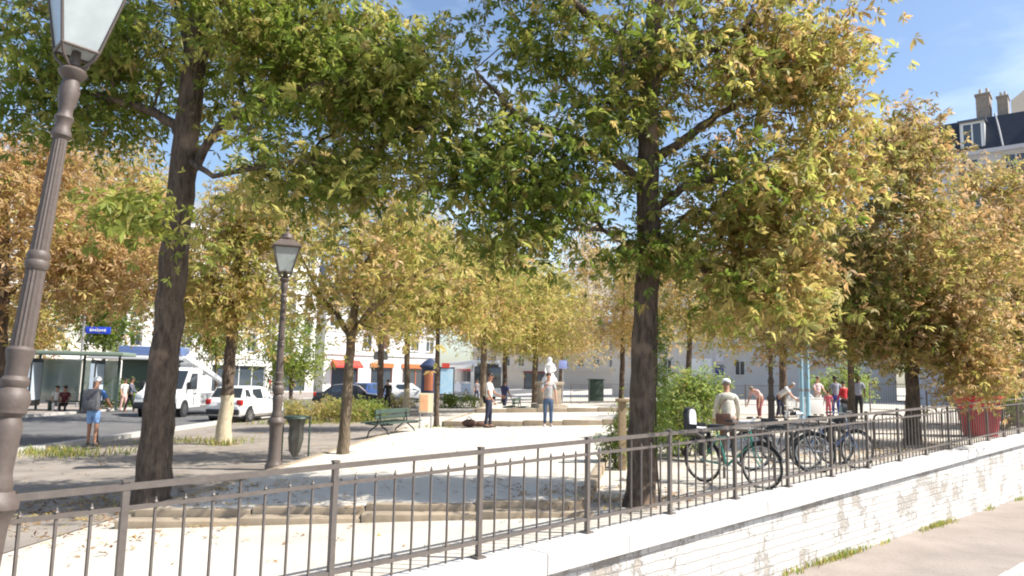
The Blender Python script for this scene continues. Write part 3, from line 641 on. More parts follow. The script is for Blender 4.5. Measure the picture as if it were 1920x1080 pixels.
def window_proto(w_, h_, shut=False, rail_=False):
    b = MB(); y = .16
    for x in (.035, w_-.035): b.box((x, y, h_/2), (.07, .06, h_-.002))
    for z in (.035, h_-.035, h_*.70): b.box((w_/2, y+.002, z), (w_-.142, .055, .07))
    b.box((w_/2, y+.001, h_/2), (.09, .058, h_-.15))
    if rail_:
        for z in (.95, .12): b.box((w_/2, -.06, z), (w_+.1, .03, .03), 1)
        for k in range(11): b.box((w_*k/10, -.06, .53), (.018, .018, .82), 1)
    fr = b.build('window', [FRAME, BLACKM], smooth=False)
    p = MB(); p.box((w_/2, y+.03, h_/2), (w_-.1, .01, h_-.1)); p.build('pane', PANE, fr, smooth=False)
    s_ = MB(); s_.box((w_/2, -.05, -.05), (w_+.2, .16, .09)); s_.build('sill', FRAME, fr, smooth=False)
    if shut:
        for k, x in (('shutter', -w_*.26), ('shutter', w_*1.26)):
            q = MB(); q.box((x, -.03, h_/2), (w_*.48, .04, h_))
            for j in range(10): q.box((x, -.055, h_*(j+.5)/10), (w_*.40, .02, h_*.045))
            q.build(k, SHUT, fr, smooth=False)
    return fr
def place_windows(proto, root, spots):
    for i, (x, z) in enumerate(spots):
        o = proto if i == 0 else copy_tree(proto); o.parent = root; o.location = (x, 0, z)
def block(label, p0, p1, depth, H, floors, bays, wall, g=4.0, win=(1.15, 1.9), shut=False, rail_=False, roof='mansard', rh=3.4, skip=None, roofm=ZINC, chim=3, name='apartment_building', shops=None, zb=None):
    a, b_ = Vector(p0), Vector(p1); L = (b_-a).length; t = (b_-a)/L; rz = math.atan2(t.y, t.x)
    z = zg(a.x) if zb is None else zb
    root = thing(name, label, 'building', (a.x, a.y, z-.3), rz)
    fh = (H-g)/floors; bw = L/bays; rects = []; spots = []
    for f in range(floors):
        for k in range(bays):
            if skip and skip(f, k): continue
            x = bw*(k+.5)-win[0]/2; zz = g+f*fh+fh*.22; rects.append((x, x+win[0], zz, zz+win[1])); spots.append((x, zz))
    sh = []
    for (x0, x1, z0, z1, m) in (shops or []): rects.append((x0, x1, z0, z1)); sh.append((x0, x1, z0, z1, m))
    w_ = MB(); holes(w_, L, H, rects)
    w_.add([(0, 0, 0), (0, depth, 0), (0, depth, H), (0, 0, H)], [(0, 1, 2, 3)]); w_.add([(L, 0, 0), (L, depth, 0), (L, depth, H), (L, 0, H)], [(0, 1, 2, 3)])
    w_.add([(0, depth, 0), (L, depth, 0), (L, depth, H), (0, depth, H)], [(0, 1, 2, 3)]); w_.add([(0, .4, .02), (L, .4, .02), (L, .4, H-.02), (0, .4, H-.02)], [(0, 1, 2, 3)])
    w_.build('wall', wall, root, smooth=False)
    c = MB(); c.box((L/2, -.12, H+.12), (L+.3, .55, .3)); c.box((L/2, -.06, g-.12), (L, .2, .22))
    for f in range(1, floors): c.box((L/2, -.03, g+f*fh), (L, .08, .14))
    c.build('cornice', wall, root, smooth=False)
    if spots: place_windows(window_proto(*win, shut, rail_), root, spots[:100])
    for (x0, x1, z0, z1, m) in sh:
        q = MB(); q.box(((x0+x1)/2, .2, (z0+z1)/2), (x1-x0-.06, .03, z1-z0-.06))
        k = max(1, int((x1-x0)/1.6))
        for i in range(k+1): q.box((x0+.05+(x1-x0-.1)*i/k, .16, (z0+z1)/2), (.08, .06, z1-z0-.08), 1)
        q.build('shop_window', [PANE, m], root, smooth=False)
        q = MB(); q.box(((x0+x1)/2, -.08, z1+.3), (x1-x0+.2, .14, .55)); q.build('shop_sign', m, root, smooth=False)
    r = MB(); ins = rh*.35
    if roof == 'mansard': r.prism([(-.1, H+.28), (ins, H+.28+rh*.8), (depth/2, H+.28+rh), (depth-ins, H+.28+rh*.8), (depth, H+.28)], 'x', .05, L-.05)
    else: r.box((L/2, depth/2, H+.45), (L-.1, depth-.1, .34))
    ro = r.build('roof', roofm, root, smooth=False)
    for i in range(chim):
        x = L*(i+.5)/max(chim, 1)+.6; q = MB(); zc = H+.28+rh*.75 if roof == 'mansard' else H+.6
        q.box((x, depth*.4, zc+1.0), (.7, 1.7, 2.4)); q.box((x, depth*.4, zc+2.26), (.85, 1.85, .14))
        for j in range(4): q.lathe([(.12, 0), (.14, .05), (.10, .5)], 8, 1, Matrix.Translation((x, depth*.4-.6+j*.4, zc+2.33)))
        q.build('chimney', [BRICKC, BEIGE], ro, smooth=False)
    return root
ORA = mat('orange_sign', (.62, .17, .05), .6)
bA = block('tall cream apartment block behind the bus shelter on the far left', (-60, 38), (-36.5, 68), 12, 18, 5, 13, CREAM, 4.2, shut=True, rail_=True, shops=[(2, 10, .5, 3.3, DKSHOP), (14, 22, .5, 3.3, DKSHOP), (26, 36, .5, 3.3, SHOPW)])
bB = block('white apartment block with a dark ground floor behind the white van', (-35.8, 69), (-23.5, 90), 12, 17, 5, 9, WHT, 4.2, shut=False, rail_=True, shops=[(1.5, 8, .5, 3.2, DKSHOP), (10, 17, .5, 3.2, SHOPW), (18, 23, .5, 3.2, DKSHOP)])
bC = block('bright white corner building with red and orange shopfronts behind the slim forked tree', (-22.6, 91), (-9.8, 100), 12, 13.0, 3, 7, WHT, 5.2, skip=lambda f, k: f < 1 and k in (0, 1, 4), shops=[(1, 4.5, .5, 3.5, REDA), (6.2, 9.2, .5, 3.5, ORA), (10.6, 14.6, .5, 3.5, ORA)])
for (x0, x1) in ((1, 4.6),):
    q = MB(); q.prism([(-.02, 4.3), (-1.3, 3.6), (-1.3, 3.35), (-.02, 3.45)], 'x', x0, x1); q.build('awning', REDA, bC, smooth=False)
bD = block('pale stone building closing the view behind the fountain', (-7, 138), (26, 122), 12, 9.5, 2, 13, BEIGE, 4.0, shops=[(10.5, 15.5, .5, 3.4, mat('dark_red_shop', (.16, .03, .03), .6))], chim=4)
bE = block('long low grey building with tall white doors on the right side of the square', (9.5, 70), (31.0, 60.3), 10, 10.5, 2, 10, GREYR, 5.2, win=(1.1, 1.7), chim=3, skip=lambda f, k: f == 0 and k in (2, 3, 6, 8), roofm=ZINC)
for x, w_, h in ((8.2, 1.9, 3.6), (3.0, 1.0, 1.4), (5.2, .8, 1.4), (11.5, .9, 1.3)):
    q = MB(); zc = .35+h/2 if h > 2 else 3.1
    q.box((x, -.04, zc), (w_, .08, h)); q.box((x, -.09, zc), (w_-.16, .03, h-.16), 1); q.box((x, -.11, zc), (.05, .03, h-.16), 0)
    q.build('door' if h > 2 else 'window', [FRAME, WHITEP if h > 2 else PANE], bE, smooth=False)
q = MB(); q.box((9.75, -.05, 4.0), (.7, .04, .7)); q.box((9.75, -.05, 2.9), (.7, .04, .9), 1); q.build('wall_sign', [mat('notice_white', (.6, .6, .65), .6), mat('notice_blue', (.06, .05, .22), .6)], bE, smooth=False)
bF = block('apartment house with dark slate mansard roof and dormers at the top right', (30.6, 57.6), (47.3, 44.2), 13, 18.9, 5, 7, wmat('pale_blue_grey_render', (.60, .59, .60)), 4.0, win=(1.4, 2.1), rail_=True, rh=3.6, roofm=SLATE, chim=0, shops=[(2.2, 6.6, .5, 3.0, mat('pale_blue_band', (.55, .62, .74), .5)), (8, 13, .5, 3, DKSHOP)])
for k in range(4):     # dormers stand out of the mansard slope
    x = 5.0+k*5.0; d_ = MB(); zc = 20.45
    d_.box((x, .72, zc), (1.6, 1.3, 2.2)); d_.box((x, .62, zc+1.17), (1.85, 1.6, .14), 1); dm = d_.build('dormer', [FRAME, ZINC], bF, smooth=False)
    q = MB(); q.box((x, .06, zc), (1.25, .04, 1.8)); q.build('pane', PANE, dm, smooth=False)
    q = MB()
    for dx in (0, -.62, .62): q.box((x+dx, .03, zc), (.10, .06, 1.86))
    q.box((x, .03, zc+.94), (1.34, .06, .08)); q.build('window_frame', WHITEP, dm, smooth=False)
q = MB(); q.tube([(6.9, -.10, 19.25), (6.7, .5, 20.6), (6.4, 1.45, 22.3)], .07, 8); q.build('drainpipe', GALV, bF)
for x in (5.6, 15.5):
    q = MB(); q.box((x, 2.6, 22.8), (.9, 1.5, 2.6)); q.box((x+1.25, 2.8, 22.6), (.7, 1.3, 2.3)); q.box((x, 2.6, 24.16), (1.05, 1.65, .14)); q.box((x+1.25, 2.8, 23.8), (.82, 1.42, .12))
    for j in (-.2, .25): q.lathe([(.12, 0), (.14, .05), (.10, .6)], 8, 1, Matrix.Translation((x+j, 2.6, 24.22))); q.lathe([(.11, 0), (.13, .05), (.09, .5)], 8, 1, Matrix.Translation((x+1.25+j*.6, 2.8, 23.85)))
    q.build('chimney', [BRICKC, BEIGE], bF, smooth=False)
def tower(label, px, d, wd, dp, H, m, rz=.3):
    g = G(px, d); root = thing('tower_block', label, 'building', (g.x, g.y, g.z-.3), rz); b = MB(); rects = []; n = int(wd/3.2); fl_ = int(H/3)
    for f in range(fl_-1):
        for k in range(n): rects.append((wd*(k+.5)/n-.7, wd*(k+.5)/n+.7, f*3+1, f*3+2.4))
    holes(b, wd, H, rects, .15); b.add([(0, 0, 0), (0, dp, 0), (0, dp, H), (0, 0, H)], [(0, 1, 2, 3)]); b.add([(wd, 0, 0), (wd, dp, 0), (wd, dp, H), (wd, 0, H)], [(0, 1, 2, 3)])
    b.add([(0, 0, H), (wd, 0, H), (wd, dp, H), (0, dp, H)], [(0, 1, 2, 3)]); b.add([(0, dp, 0), (wd, dp, 0), (wd, dp, H), (0, dp, H)], [(0, 1, 2, 3)]); b.build('wall', m, root, smooth=False)
    for f in range(min(fl_-1, 14)):
        q = MB()
        for k in range(n): q.box((wd*(k+.5)/n, .14, f*3+1.7), (1.39, .02, 1.39))
        q.build('window', PANE, root, smooth=False)
    q = MB(); q.box((wd/2, dp/2, H+1.2), (wd*.4, dp*.5, 2.4)); q.build('lift_house', m, root, smooth=False); return root
tower('slim beige tower block far off between the middle trees', 1097, 190, 6, 10, 33, BEIGE, .1)
tower('beige tower block rising above the slate roof at the right edge', 2030, 95, 16, 14, 45, BEIGE, -.2)

# ------------------------------------------------------------------ people
def skin_mesh(vs, es, rad, root=0, sub=1):
    me = bpy.data.meshes.new('tmp'); me.from_pydata([tuple(v) for v in vs], es, []); o = bpy.data.objects.new('tmp', me); C.objects.link(o)
    o.modifiers.new('s', 'SKIN'); sv = me.skin_vertices[0].data
    for i, r in enumerate(rad): sv[i].radius = r if hasattr(r, '__len__') else (r, r); sv[i].use_root = (i == root)
    if sub: m = o.modifiers.new('u', 'SUBSURF'); m.levels = sub
    dg = bpy.context.evaluated_depsgraph_get(); out = bpy.data.meshes.new_from_object(o.evaluated_get(dg))
    bpy.data.objects.remove(o); bpy.data.meshes.remove(me); return out
def cloth(name, c, c2=None): return mat('cloth_'+name, c, .85, noise=.7, scale=14, col2=c2 or tuple(x*.72 for x in c), bump=.2)
def person(label, loc, rz, H=1.72, shirt=None, legs=None, skin=SKIN1, hair=(.03, .02, .015), hat=None, lean=0, stride=.08, arms=((5, 8, 12), (5, 8, 12)), sleeve='short', short_legs=False, sit=False,
           helmet=None, bag=None, bagc=None, knee=0, longhair=False, shoes=(.05, .045, .04), turn=0, group=None, skirt=False):
    """front is -y; arms: per side (forward swing, abduction, elbow bend) in degrees"""
    k = H/1.75; root = thing('person', label, 'person', loc, rz, group)
    la = R(lean); zhip = .50 if sit else .90
    up = Vector((0, -math.sin(la), math.cos(la))); fw = Vector((0, -math.cos(la), -math.sin(la))); X = Vector((1, 0, 0))
    pel = Vector((0, .10*math.sin(la), zhip)); tp = lambda u, f=0, x=0: pel+up*u+fw*f+X*x
    chest = tp(.40, .01); nk = tp(.56, .01); hb = tp(.63, .035); hm = tp(.735, .05) if lean < 35 else tp(.70, .03)+Vector((0, -.03, .02)); ht = hm+(hm-hb).normalized()*.085
    V = [pel, tp(.10), tp(.24, .01), chest, tp(.49), nk, hb, hm, ht]; E = [(i, i+1) for i in range(8)]
    r_ = [(.15, .115), (.135, .10), (.135, .105), (.165, .115), (.11, .075), (.055, .055), (.066, .072), (.080, .094), (.055, .062)]
    J = {}
    for s, (sw, ab, el) in ((-1, arms[0]), (1, arms[1])):
        sh = tp(.455, 0, s*.185); dn = (-up*math.cos(R(sw))+fw*math.sin(R(sw))); dn = (dn*math.cos(R(ab))+X*s*math.sin(R(ab))).normalized()
        if lean > 30: dn = (Vector((0, -math.sin(R(sw)), -math.cos(R(sw))))*math.cos(R(ab))+X*s*math.sin(R(ab))).normalized()
        elb = sh+dn*.29; fa = (dn*math.cos(R(el))+(fw if lean < 30 else Vector((0, -1, .2)))*math.sin(R(el))).normalized(); fa = (fa-X*s*.22*math.sin(R(min(el, 90)))).normalized()
        wr = elb+fa*.25; pm = wr+fa*.075
        n = len(V); V += [sh, elb, wr, pm]; r_ += [.058, .042, .028, (.036, .018)]; E += [(4, n), (n, n+1), (n+1, n+2), (n+2, n+3)]; J[s] = (sh, elb, wr, pm, fa)
    LG = {}
    for s in (-1, 1):
        st = stride*s; hip = pel+Vector((s*.088, 0, -.05))
        if sit: kn = Vector((s*.12, -.42, .48)); an = Vector((s*.11, -.40, .07))
        else: kn = Vector((s*.095, -st*.55-knee*.12-.015, .475)); an = Vector((s*.10, -st+.02 if st > 0 else -st+.02, .075))
        to = an+Vector((s*.02, -.15, -.045)); n = len(V); V += [hip, kn, an, to]; r_ += [.088, .056, .036, (.038, .025)]; E += [(0, n), (n, n+1), (n+1, n+2), (n+2, n+3)]; LG[s] = (hip, kn, an, to)
    V = [v*k for v in V]; sc = lambda r: tuple(x*k for x in r) if hasattr(r, '__len__') else r*k
    b = MB(); b.mesh(skin_mesh(V, E, [sc(r) for r in r_]))
    hx = (hm-hb).normalized(); hf = (fw if lean < 35 else (fw*.6+Vector((0, 0, -.6))).normalized()); hf = (hf-hx*hf.dot(hx)).normalized()
    for s in (-1, 1):
        e = (hm+hf*.082+hx*.012+X*s*.032)*k; b.sphere(e, .011*k, 6, 1); b.sphere((hm+X*s*.083-hx*.005)*k, (.014*k, .024*k, .032*k), 6)
    b.tube([(hm+hf*.080+hx*.015)*k, (hm+hf*.108-hx*.025)*k, (hm+hf*.083-hx*.03)*k], [.009*k, .016*k, .012*k], 6)
    m_ = (hm+hf*.082-hx*.055)*k; b.sphere(m_, (.024*k, .010*k, .007*k), 6, 2)
    for s in (-1, 1):    # five fingers rooted in the palm
        sh, elb, wr, pm, fa = J[s]; side = X*s; side = (side-fa*side.dot(fa)).normalized(); pn = fa.cross(side).normalized(); fr = pn if pn.y < 0 else -pn
        for q, L in enumerate((.078, .088, .082, .062)):
            o_ = pm+fr*(.028-.019*q)+fa*.012; in_ = -side
            b.tube([o_*k, (o_+fa*L*.5+in_*.008)*k, (o_+fa*L*.85+in_*.03)*k, (o_+fa*L*.95+in_*.045)*k], [.0095*k, .0088*k, .0075*k, .005*k], 5)
        o_ = wr+fa*.03+fr*.025; b.tube([o_*k, (o_+fr*.03+fa*.03-side*.01)*k, (o_+fr*.035+fa*.065-side*.02)*k], [.011*k, .0105*k, .006*k], 5)
    b.build('body', [skin, EYE, LIP], root, ang=180)
    if shirt:
        q = [tp(-.04), tp(.06), tp(.22, .01), chest, tp(.49), tp(.545)]; e = [(i, i+1) for i in range(5)]; rr = [(.163, .13), (.150, .118), (.152, .12), (.180, .130), (.125, .09), (.065, .065)]
        for s in (-1, 1):
            sh, elb, wr, pm, fa = J[s]; n = len(q)
            if sleeve == 'short': q += [sh, sh.lerp(elb, .72)]; rr += [.070, .060]; e += [(4, n), (n, n+1)]
            elif sleeve == 'long': q += [sh, elb, elb.lerp(wr, .93)]; rr += [.070, .054, .042]; e += [(4, n), (n, n+1), (n+1, n+2)]
        sm = MB().mesh(skin_mesh([v*k for v in q], e, [sc(r) for r in rr])); sm.build('shirt', shirt, root, ang=180)
    if legs:
        q = [pel+up*.06, pel+Vector((0, 0, -.03))]; e = [(0, 1)]; rr = [(.152, .122), (.155, .125)]
        for s in (-1, 1):
            hip, kn, an, to = LG[s]; n = len(q); q += [hip+Vector((0, 0, -.05))]; rr += [.098]; e += [(1, n)]
            if short_legs: q += [hip.lerp(kn, .86)]; rr += [.082]; e += [(n, n+1)]
            else: q += [kn, an+Vector((0, .0, .01))]; rr += [.070, .054]; e += [(n, n+1), (n+1, n+2)]
        MB().mesh(skin_mesh([v*k for v in q], e, [sc(r) for r in rr])).build('trousers' if not short_legs else 'shorts', legs, root, ang=180)
    for s in (-1, 1):
        hip, kn, an, to = LG[s]; b = MB(); T = Matrix.Scale(k, 4)
        b.tube([an+Vector((0, .06, -.045)), an+Vector((0, 0, -.035)), an+Vector((s*.012, -.09, -.045)), to+Vector((s*.004, -.05, -.005))], [.038, .045, .042, .022], 8, M=T); b.build('shoe', mat('shoe_%02d' % int(shoes[0]*99), shoes, .6), root)
    if hair and not helmet:
        b = MB(); c = (hm-hf*.016+hx*.028)*k; b.sphere(c, (.092*k, .098*k, .083*k), 12)
        if longhair: b.sphere((hm-hf*.05-hx*.02)*k, (.12*k, .11*k, .12*k), 12)
        b.build('hair', mat('hair_%03d' % int(hair[0]*999), hair, .6, noise=.6, scale=60), root)
    if hat or helmet:
        b = MB(); c = (hm+hx*.045)*k; b.sphere(c, (.102*k, .112*k, .085*k), 12)
        if hat: b.sphere((hm+hx*.035+hf*.11)*k, (.075*k, .075*k, .012*k), 10)
        b.build('helmet' if helmet else 'cap', hat or helmet, root)
    if bag == 'backpack':
        b = MB(); c = tp(.27, -.20)*k; b.box(c, (.40*k, .24*k, .54*k), bev=.08); b.box(tp(.16, -.31)*k, (.25*k, .06*k, .22*k), bev=.03)
        for s in (-1, 1): b.tube([tp(.46, -.10, s*.11)*k, tp(.52, .02, s*.115)*k, tp(.44, .13, s*.12)*k, tp(.25, .13, s*.14)*k, tp(.08, -.12, s*.14)*k], .02*k, 6)
        o = b.build('backpack', bagc, root)
    elif bag == 'shoulder':
        b = MB(); c = tp(-.02, -.13, .13)*k; b.box(c, (.30*k, .12*k, .24*k), bev=.05); b.box(c+Vector((0, .065*k, .05*k)), (.29*k, .02*k, .13*k), bev=.008)
        b.tube([tp(.02, -.16, .26)*k, tp(.30, -.14, .14)*k, tp(.50, -.02, -.08)*k], .016*k, 6); o = b.build('shoulder_bag', bagc, root)
    return root
CW, CG = cloth('white', (.74, .73, .70)), cloth('light_grey', (.50, .50, .50), (.22, .22, .22))
NAVY, JEAN, BLK = cloth('navy', (.025, .03, .06)), cloth('jeans', (.07, .12, .21)), cloth('black', (.02, .02, .022))
RED, PINK, PINKR, BLUE, GREYB = cloth('red', (.55, .03, .04)), cloth('pink', (.75, .16, .22)), cloth('dusty_pink', (.60, .27, .26), (.75, .6, .55)), cloth('blue', (.07, .20, .55)), cloth('grey_blue', (.32, .34, .42))
LBLUE, BROWN, DGREY, CREAMC = cloth('light_blue', (.25, .42, .75)), cloth('brown', (.13, .07, .05)), cloth('dark_grey', (.12, .125, .14), (.07, .07, .08)), cloth('cream', (.70, .66, .55), (.42, .39, .33))
WHP = mat('white_plastic', (.8, .8, .78), .4)
def at(px, d, h=0): g = G(px, d); return Vector((g.x, g.y, g.z+h))
PI = math.pi
p_sc = person('person in blue shorts and white helmet with grey backpack, riding a kick scooter', at(170, 19.4, .10), PI+.1, 1.74, BLUE, LBLUE, SKIN2, helmet=WHP, stride=.05, arms=((38, 10, 30), (38, 10, 30)), short_legs=True, bag='backpack', bagc=DGREY)
person('person in white shirt and dark trousers standing on the court, seen from the side', at(915, 24.6, .13), R(78), 1.78, CW, NAVY, SKIN2, stride=.05, arms=((10, 6, 25), (25, 8, 60)), sleeve='short', bag='shoulder', bagc=BLK)
person('person in light grey t-shirt and jeans facing the camera, hand up to the face', at(1027, 24.9, .13), R(4), 1.78, CG, JEAN, SKIN1, hair=(.10, .05, .03), stride=.02, arms=((30, 10, 125), (4, 10, 10)), shoes=(.6, .6, .6))
person('person in pale loose shirt and white cap seen from behind, carrying a brown shoulder bag', at(1366, 15.2), PI-.1, 1.66, CREAMC, BROWN, SKIN2, hair=(.22, .19, .16), hat=WHP, lean=8, stride=.1, arms=((28, 12, 25), (20, 10, 25)), sleeve='long', bag='shoulder', bagc=BROWN)
person('person in a dusty pink top bending over in front of the white doors', at(1424, 31), R(-50), 1.72, PINKR, cloth('faded_red', (.35, .12, .12)), SKIN1, hair=(.3, .22, .15), lean=62, stride=.12, arms=((15, 5, 10), (5, 5, 5)))
person('person in white shirt and navy trousers leaning over the white table', at(1464, 31), R(60), 1.74, CW, NAVY, SKIN1, hair=(.5, .48, .45), lean=48, stride=.12, arms=((35, 5, 15), (30, 5, 20)), sleeve='short')
person('person with bare arms in a pale pink top standing behind the white table', at(1534, 33), R(10), 1.7, cloth('pale_pink', (.75, .58, .60)), CREAMC, SKIN1, hair=(.12, .06, .04), arms=((35, 8, 50), (30, 8, 50)))
person('small child in bright pink clothes beside the white table', at(1554, 31), R(160), 1.12, PINK, PINK, SKIN2, arms=((8, 12, 10), (8, 12, 10)), stride=.06)
person('person in grey blue top and blue trousers beside the child in pink', at(1568, 31.5), PI, 1.72, GREYB, cloth('royal_blue', (.04, .07, .32)), SKIN3, arms=((5, 10, 10), (10, 12, 40)), stride=.06)
person('person in a red top and black trousers next to the thin pale tree trunk', at(1584, 30.6), PI+.3, 1.5, RED, BLK, SKIN2, arms=((10, 8, 20), (10, 8, 20)), sleeve='long')
person('person with bushy black hair and black trousers, right of the thin pale trunk', at(1611, 30.2), R(150), 1.76, GREYB, BLK, SKIN3, longhair=True, arms=((10, 8, 40), (10, 8, 30)), sleeve='short')
person('person in dark clothes standing in front of the white van', at(242, 38), R(100), 1.76, cloth('slate', (.12, .13, .18)), BLK, SKIN2, arms=((30, 8, 50), (20, 8, 40)), stride=.2, sleeve='long')
person('person in white standing just left of the person in dark clothes by the van', at(230, 39), R(60), 1.7, CW, PINKR, SKIN1, arms=((10, 8, 20), (10, 8, 20)))
person('person in white top sitting on the bus shelter bench', at(104, 36.3), R(30), 1.7, CW, CW, SKIN1, sit=True, arms=((30, 8, 60), (30, 8, 60)))
person('person in dark red top sitting on the bus shelter bench', at(119, 36.3), R(20), 1.7, cloth('dark_red', (.12, .02, .03)), BLK, SKIN2, sit=True, arms=((30, 8, 60), (30, 8, 60)))
person('person in dark blue clothes by the avenue trees behind the person in white', at(945, 36), R(140), 1.72, cloth('ink_blue', (.03, .035, .10)), NAVY, SKIN3, stride=.15, arms=((10, 8, 30), (15, 8, 30)))
person('person in grey walking beside the parked bus', at(893, 56), R(30), 1.74, cloth('mid_grey', (.25, .25, .27)), NAVY, SKIN2, stride=.2)
person('person in black walking across the road between the cars', at(726, 46), R(200), 1.76, BLK, BLK, SKIN2, stride=.25, arms=((20, 8, 40), (20, 8, 40)), sleeve='long')
for px, d, a, m, lab in ((517, 74, 20, CW, 'person in white outside the shops, between those in red and light blue'), (528, 76, 200, LBLUE, 'person in light blue on the far pavement outside the shops'), (505, 75, 90, RED, 'person in red on the far pavement outside the dark shopfront'), (548, 78, 140, BLK, 'person in black at the right end of the group outside the shops')):
    person(lab, at(px, d, .1), R(a), 1.72, m, NAVY, SKIN2, stride=.12)

# ------------------------------------------------------------------ vehicles
def wheel(parent, x, y, r, wd, alloy=CHROME):
    s = 1 if y > 0 else -1
    t = MB(); M = Matrix.Translation((x, y, r)) @ Matrix.Rotation(R(90), 4, 'X')
    t.lathe([(r*.62, -wd/2), (r*.93, -wd/2), (r, -wd*.3), (r, wd*.3), (r*.93, wd/2), (r*.62, wd/2)], 22, 0, M); o = t.build('wheel', RUB, parent)
    q = MB(); M2 = Matrix.Translation((x, y+s*(wd/2+.004), r)) @ Matrix.Rotation(R(-90*s), 4, 'X')
    q.lathe([(r*.62, -.02), (r*.62, .004), (r*.54, .0), (r*.5, -.012), (r*.2, .004), (.001, .008)], 22, 0, M2)
    for i in range(6):
        a = i*PI/3; q.box((r*.4*math.cos(a), r*.4*math.sin(a), .003), (r*.34, r*.1, .012), 1, rz=a, M=M2)
    q.build('rim', [alloy, BLACKM], o)
def car(label, loc, rz, paint, L=4.0, Wd=1.7, H=1.45, name='parked_car', hatch=True, group='cars on the road'):
    """front is +x"""
    root = thing(name, label, 'car', loc, rz, group); hw = Wd/2; f = L/2
    # stations: x, bottom, belt, roof, half-width belt, half-width roof
    bh = .62*H
    if hatch: ST = [(-f, .38, .62, .66, .80, .70), (-f+.06, .28, .80, .84, .90, .84), (-f+.16, .24, bh, bh+.04, .95, .88), (-f+.50, .2, bh+.01, H-.05, .99, .74), (-f+.9, .2, bh, H, 1, .74), (0, .2, bh-.01, H, 1, .75), (.32, .2, bh-.02, H-.05, 1, .73), (f-1.05, .2, bh-.04, bh+.0, .99, .84), (f-.55, .2, bh-.14, bh-.06, .97, .84), (f-.12, .24, .60, .66, .90, .78), (f, .34, .52, .56, .76, .66)]
    else: ST = [(-f, .38, .66, .72, .82, .74), (-f+.10, .26, .84, .90, .92, .84), (-f+.65, .2, bh, bh+.05, .97, .86), (-f+1.25, .2, bh, H-.06, 1, .72), (-f+1.7, .2, bh, H, 1, .72), (0.1, .2, bh-.01, H, 1, .73), (.5, .2, bh-.02, H-.06, 1, .71), (f-1.15, .2, bh-.04, bh, .99, .84), (f-.6, .2, bh-.14, bh-.06, .97, .84), (f-.12, .24, .60, .66, .90, .78), (f, .34, .52, .56, .76, .66)]
    b = MB(); rows = []
    for x, zb, zl_, zr, wb, wr in ST:
        h = [(0, zb), (wb*.86*hw, zb), (wb*hw, zb+.14), (wb*hw, (zb+zl_)/2+.05), (wb*hw*.97, zl_), (wr*hw, zr-.03 if zr-zl_ > .1 else zr-.01), (wr*hw*.75, zr), (0, zr+.012)]
        rows.append([(x, y, z) for y, z in h]+[(x, -y, z) for y, z in h[-2:0:-1]])
    n = len(rows[0])
    for i in range(len(rows)-1): b.add(rows[i]+rows[i+1], [(j, (j+1) % n, n+(j+1) % n, n+j) for j in range(n)])
    b.add(rows[0], [tuple(range(n))]); b.add(rows[-1], [tuple(range(n))])
    bd = b.build('body', paint, root, ang=40)
    def P(i, u, v, s):      # a point on the glasshouse side, u along to the next station, v up from belt
        a, c = ST[i], ST[i+1]; q = [a[k]*(1-u)+c[k]*u for k in range(6)]
        return Vector((q[0], s*((q[4]*.97*hw)*(1-v)+q[5]*hw*v+.006), q[2]*(1-v)+(q[3]-.03)*v))
    k0 = 3 if hatch else 3
    for s in (-1, 1):
        for (i0, u0, u0t, i1, u1, u1t) in ((k0-1, .75, 1, k0+1, .85, .85), (k0+2-1, .95, .95, k0+3, .55, .12)):
            q = MB(); pts = [P(i0, u0, .10, s), P(i1, u1, .10, s), P(i1, u1t, .86, s), P(i0, min(1, u0t), .86, s)]
            q.add([p for p in pts]+[p-Vector((0, s*.03, 0)) for p in pts], [(0, 1, 2, 3), (4, 7, 6, 5), (0, 4, 5, 1), (1, 5, 6, 2), (2, 6, 7, 3), (3, 7, 4, 0)]); q.build('side_window', GLASSD, root, smooth=False)
    def across(i, u0, u1, name, dx):
        a, c = ST[i], ST[i+1]; pts = []
        for u, in_ in ((u0, 1), (u1, 1)):
            q = [a[k]*(1-u)+c[k]*u for k in range(6)]
            for s in (-1, 1): pts.append(Vector((q[0]+dx, s*q[5]*hw*.90, q[3]+.012)))
        pts = [pts[0], pts[1], pts[3], pts[2]]; q = MB(); q.add(pts+[p-Vector((dx*1.5, 0, .03)) for p in pts], [(0, 1, 2, 3), (4, 7, 6, 5), (0, 4, 5, 1), (1, 5, 6, 2), (2, 6, 7, 3), (3, 7, 4, 0)]); q.build(name, GLASSD, root, smooth=False)
    across(2, .12, .90, 'rear_window', -.012); across(6, .08, .92, 'windscreen', .012)
    TL = mat('tail_lamp', (.55, .02, .02), .25); HL = mat('head_lamp', (.75, .77, .78), .15)
    for s in (-1, 1):
        q = MB(); q.box((-f+.10, s*hw*.82, .80*H/1.45), (.16, .24, .22), bev=.03); q.build('tail_light', TL, root)
        q = MB(); q.box((f-.22, s*hw*.72, .66), (.22, .32, .13), bev=.03); q.build('headlight', HL, root)
        q = MB(); q.box((f-1.25, s*(hw+.07), bh+.06), (.14, .16, .11), bev=.03); q.build('wing_mirror', paint, root)
        for x in (-.1, .9): q = MB(); q.box((x-.45, s*(hw*.985), bh-.12), (.16, .03, .03)); q.build('door_handle', paint, root, smooth=False)
        for x in (-f+.72, f-.78):
            a = MB(); M = Matrix.Translation((x, s*(hw*.985), .31)) @ Matrix.Rotation(R(90), 4, 'X'); a.lathe([(.37, -.012), (.37, .012)], 20, 0, M); a.build('wheel_arch', BLACKM, root)
            wheel(root, x, s*(hw*.99-.085), .31, .2)
    q = MB(); q.box((-f-.01, 0, .42), (.08, Wd*.86, .22), bev=.03); q.build('rear_bumper', BLACKM, root); q = MB(); q.box((f-.01, 0, .40), (.08, Wd*.8, .18), bev=.03); q.build('front_bumper', BLACKM, root)
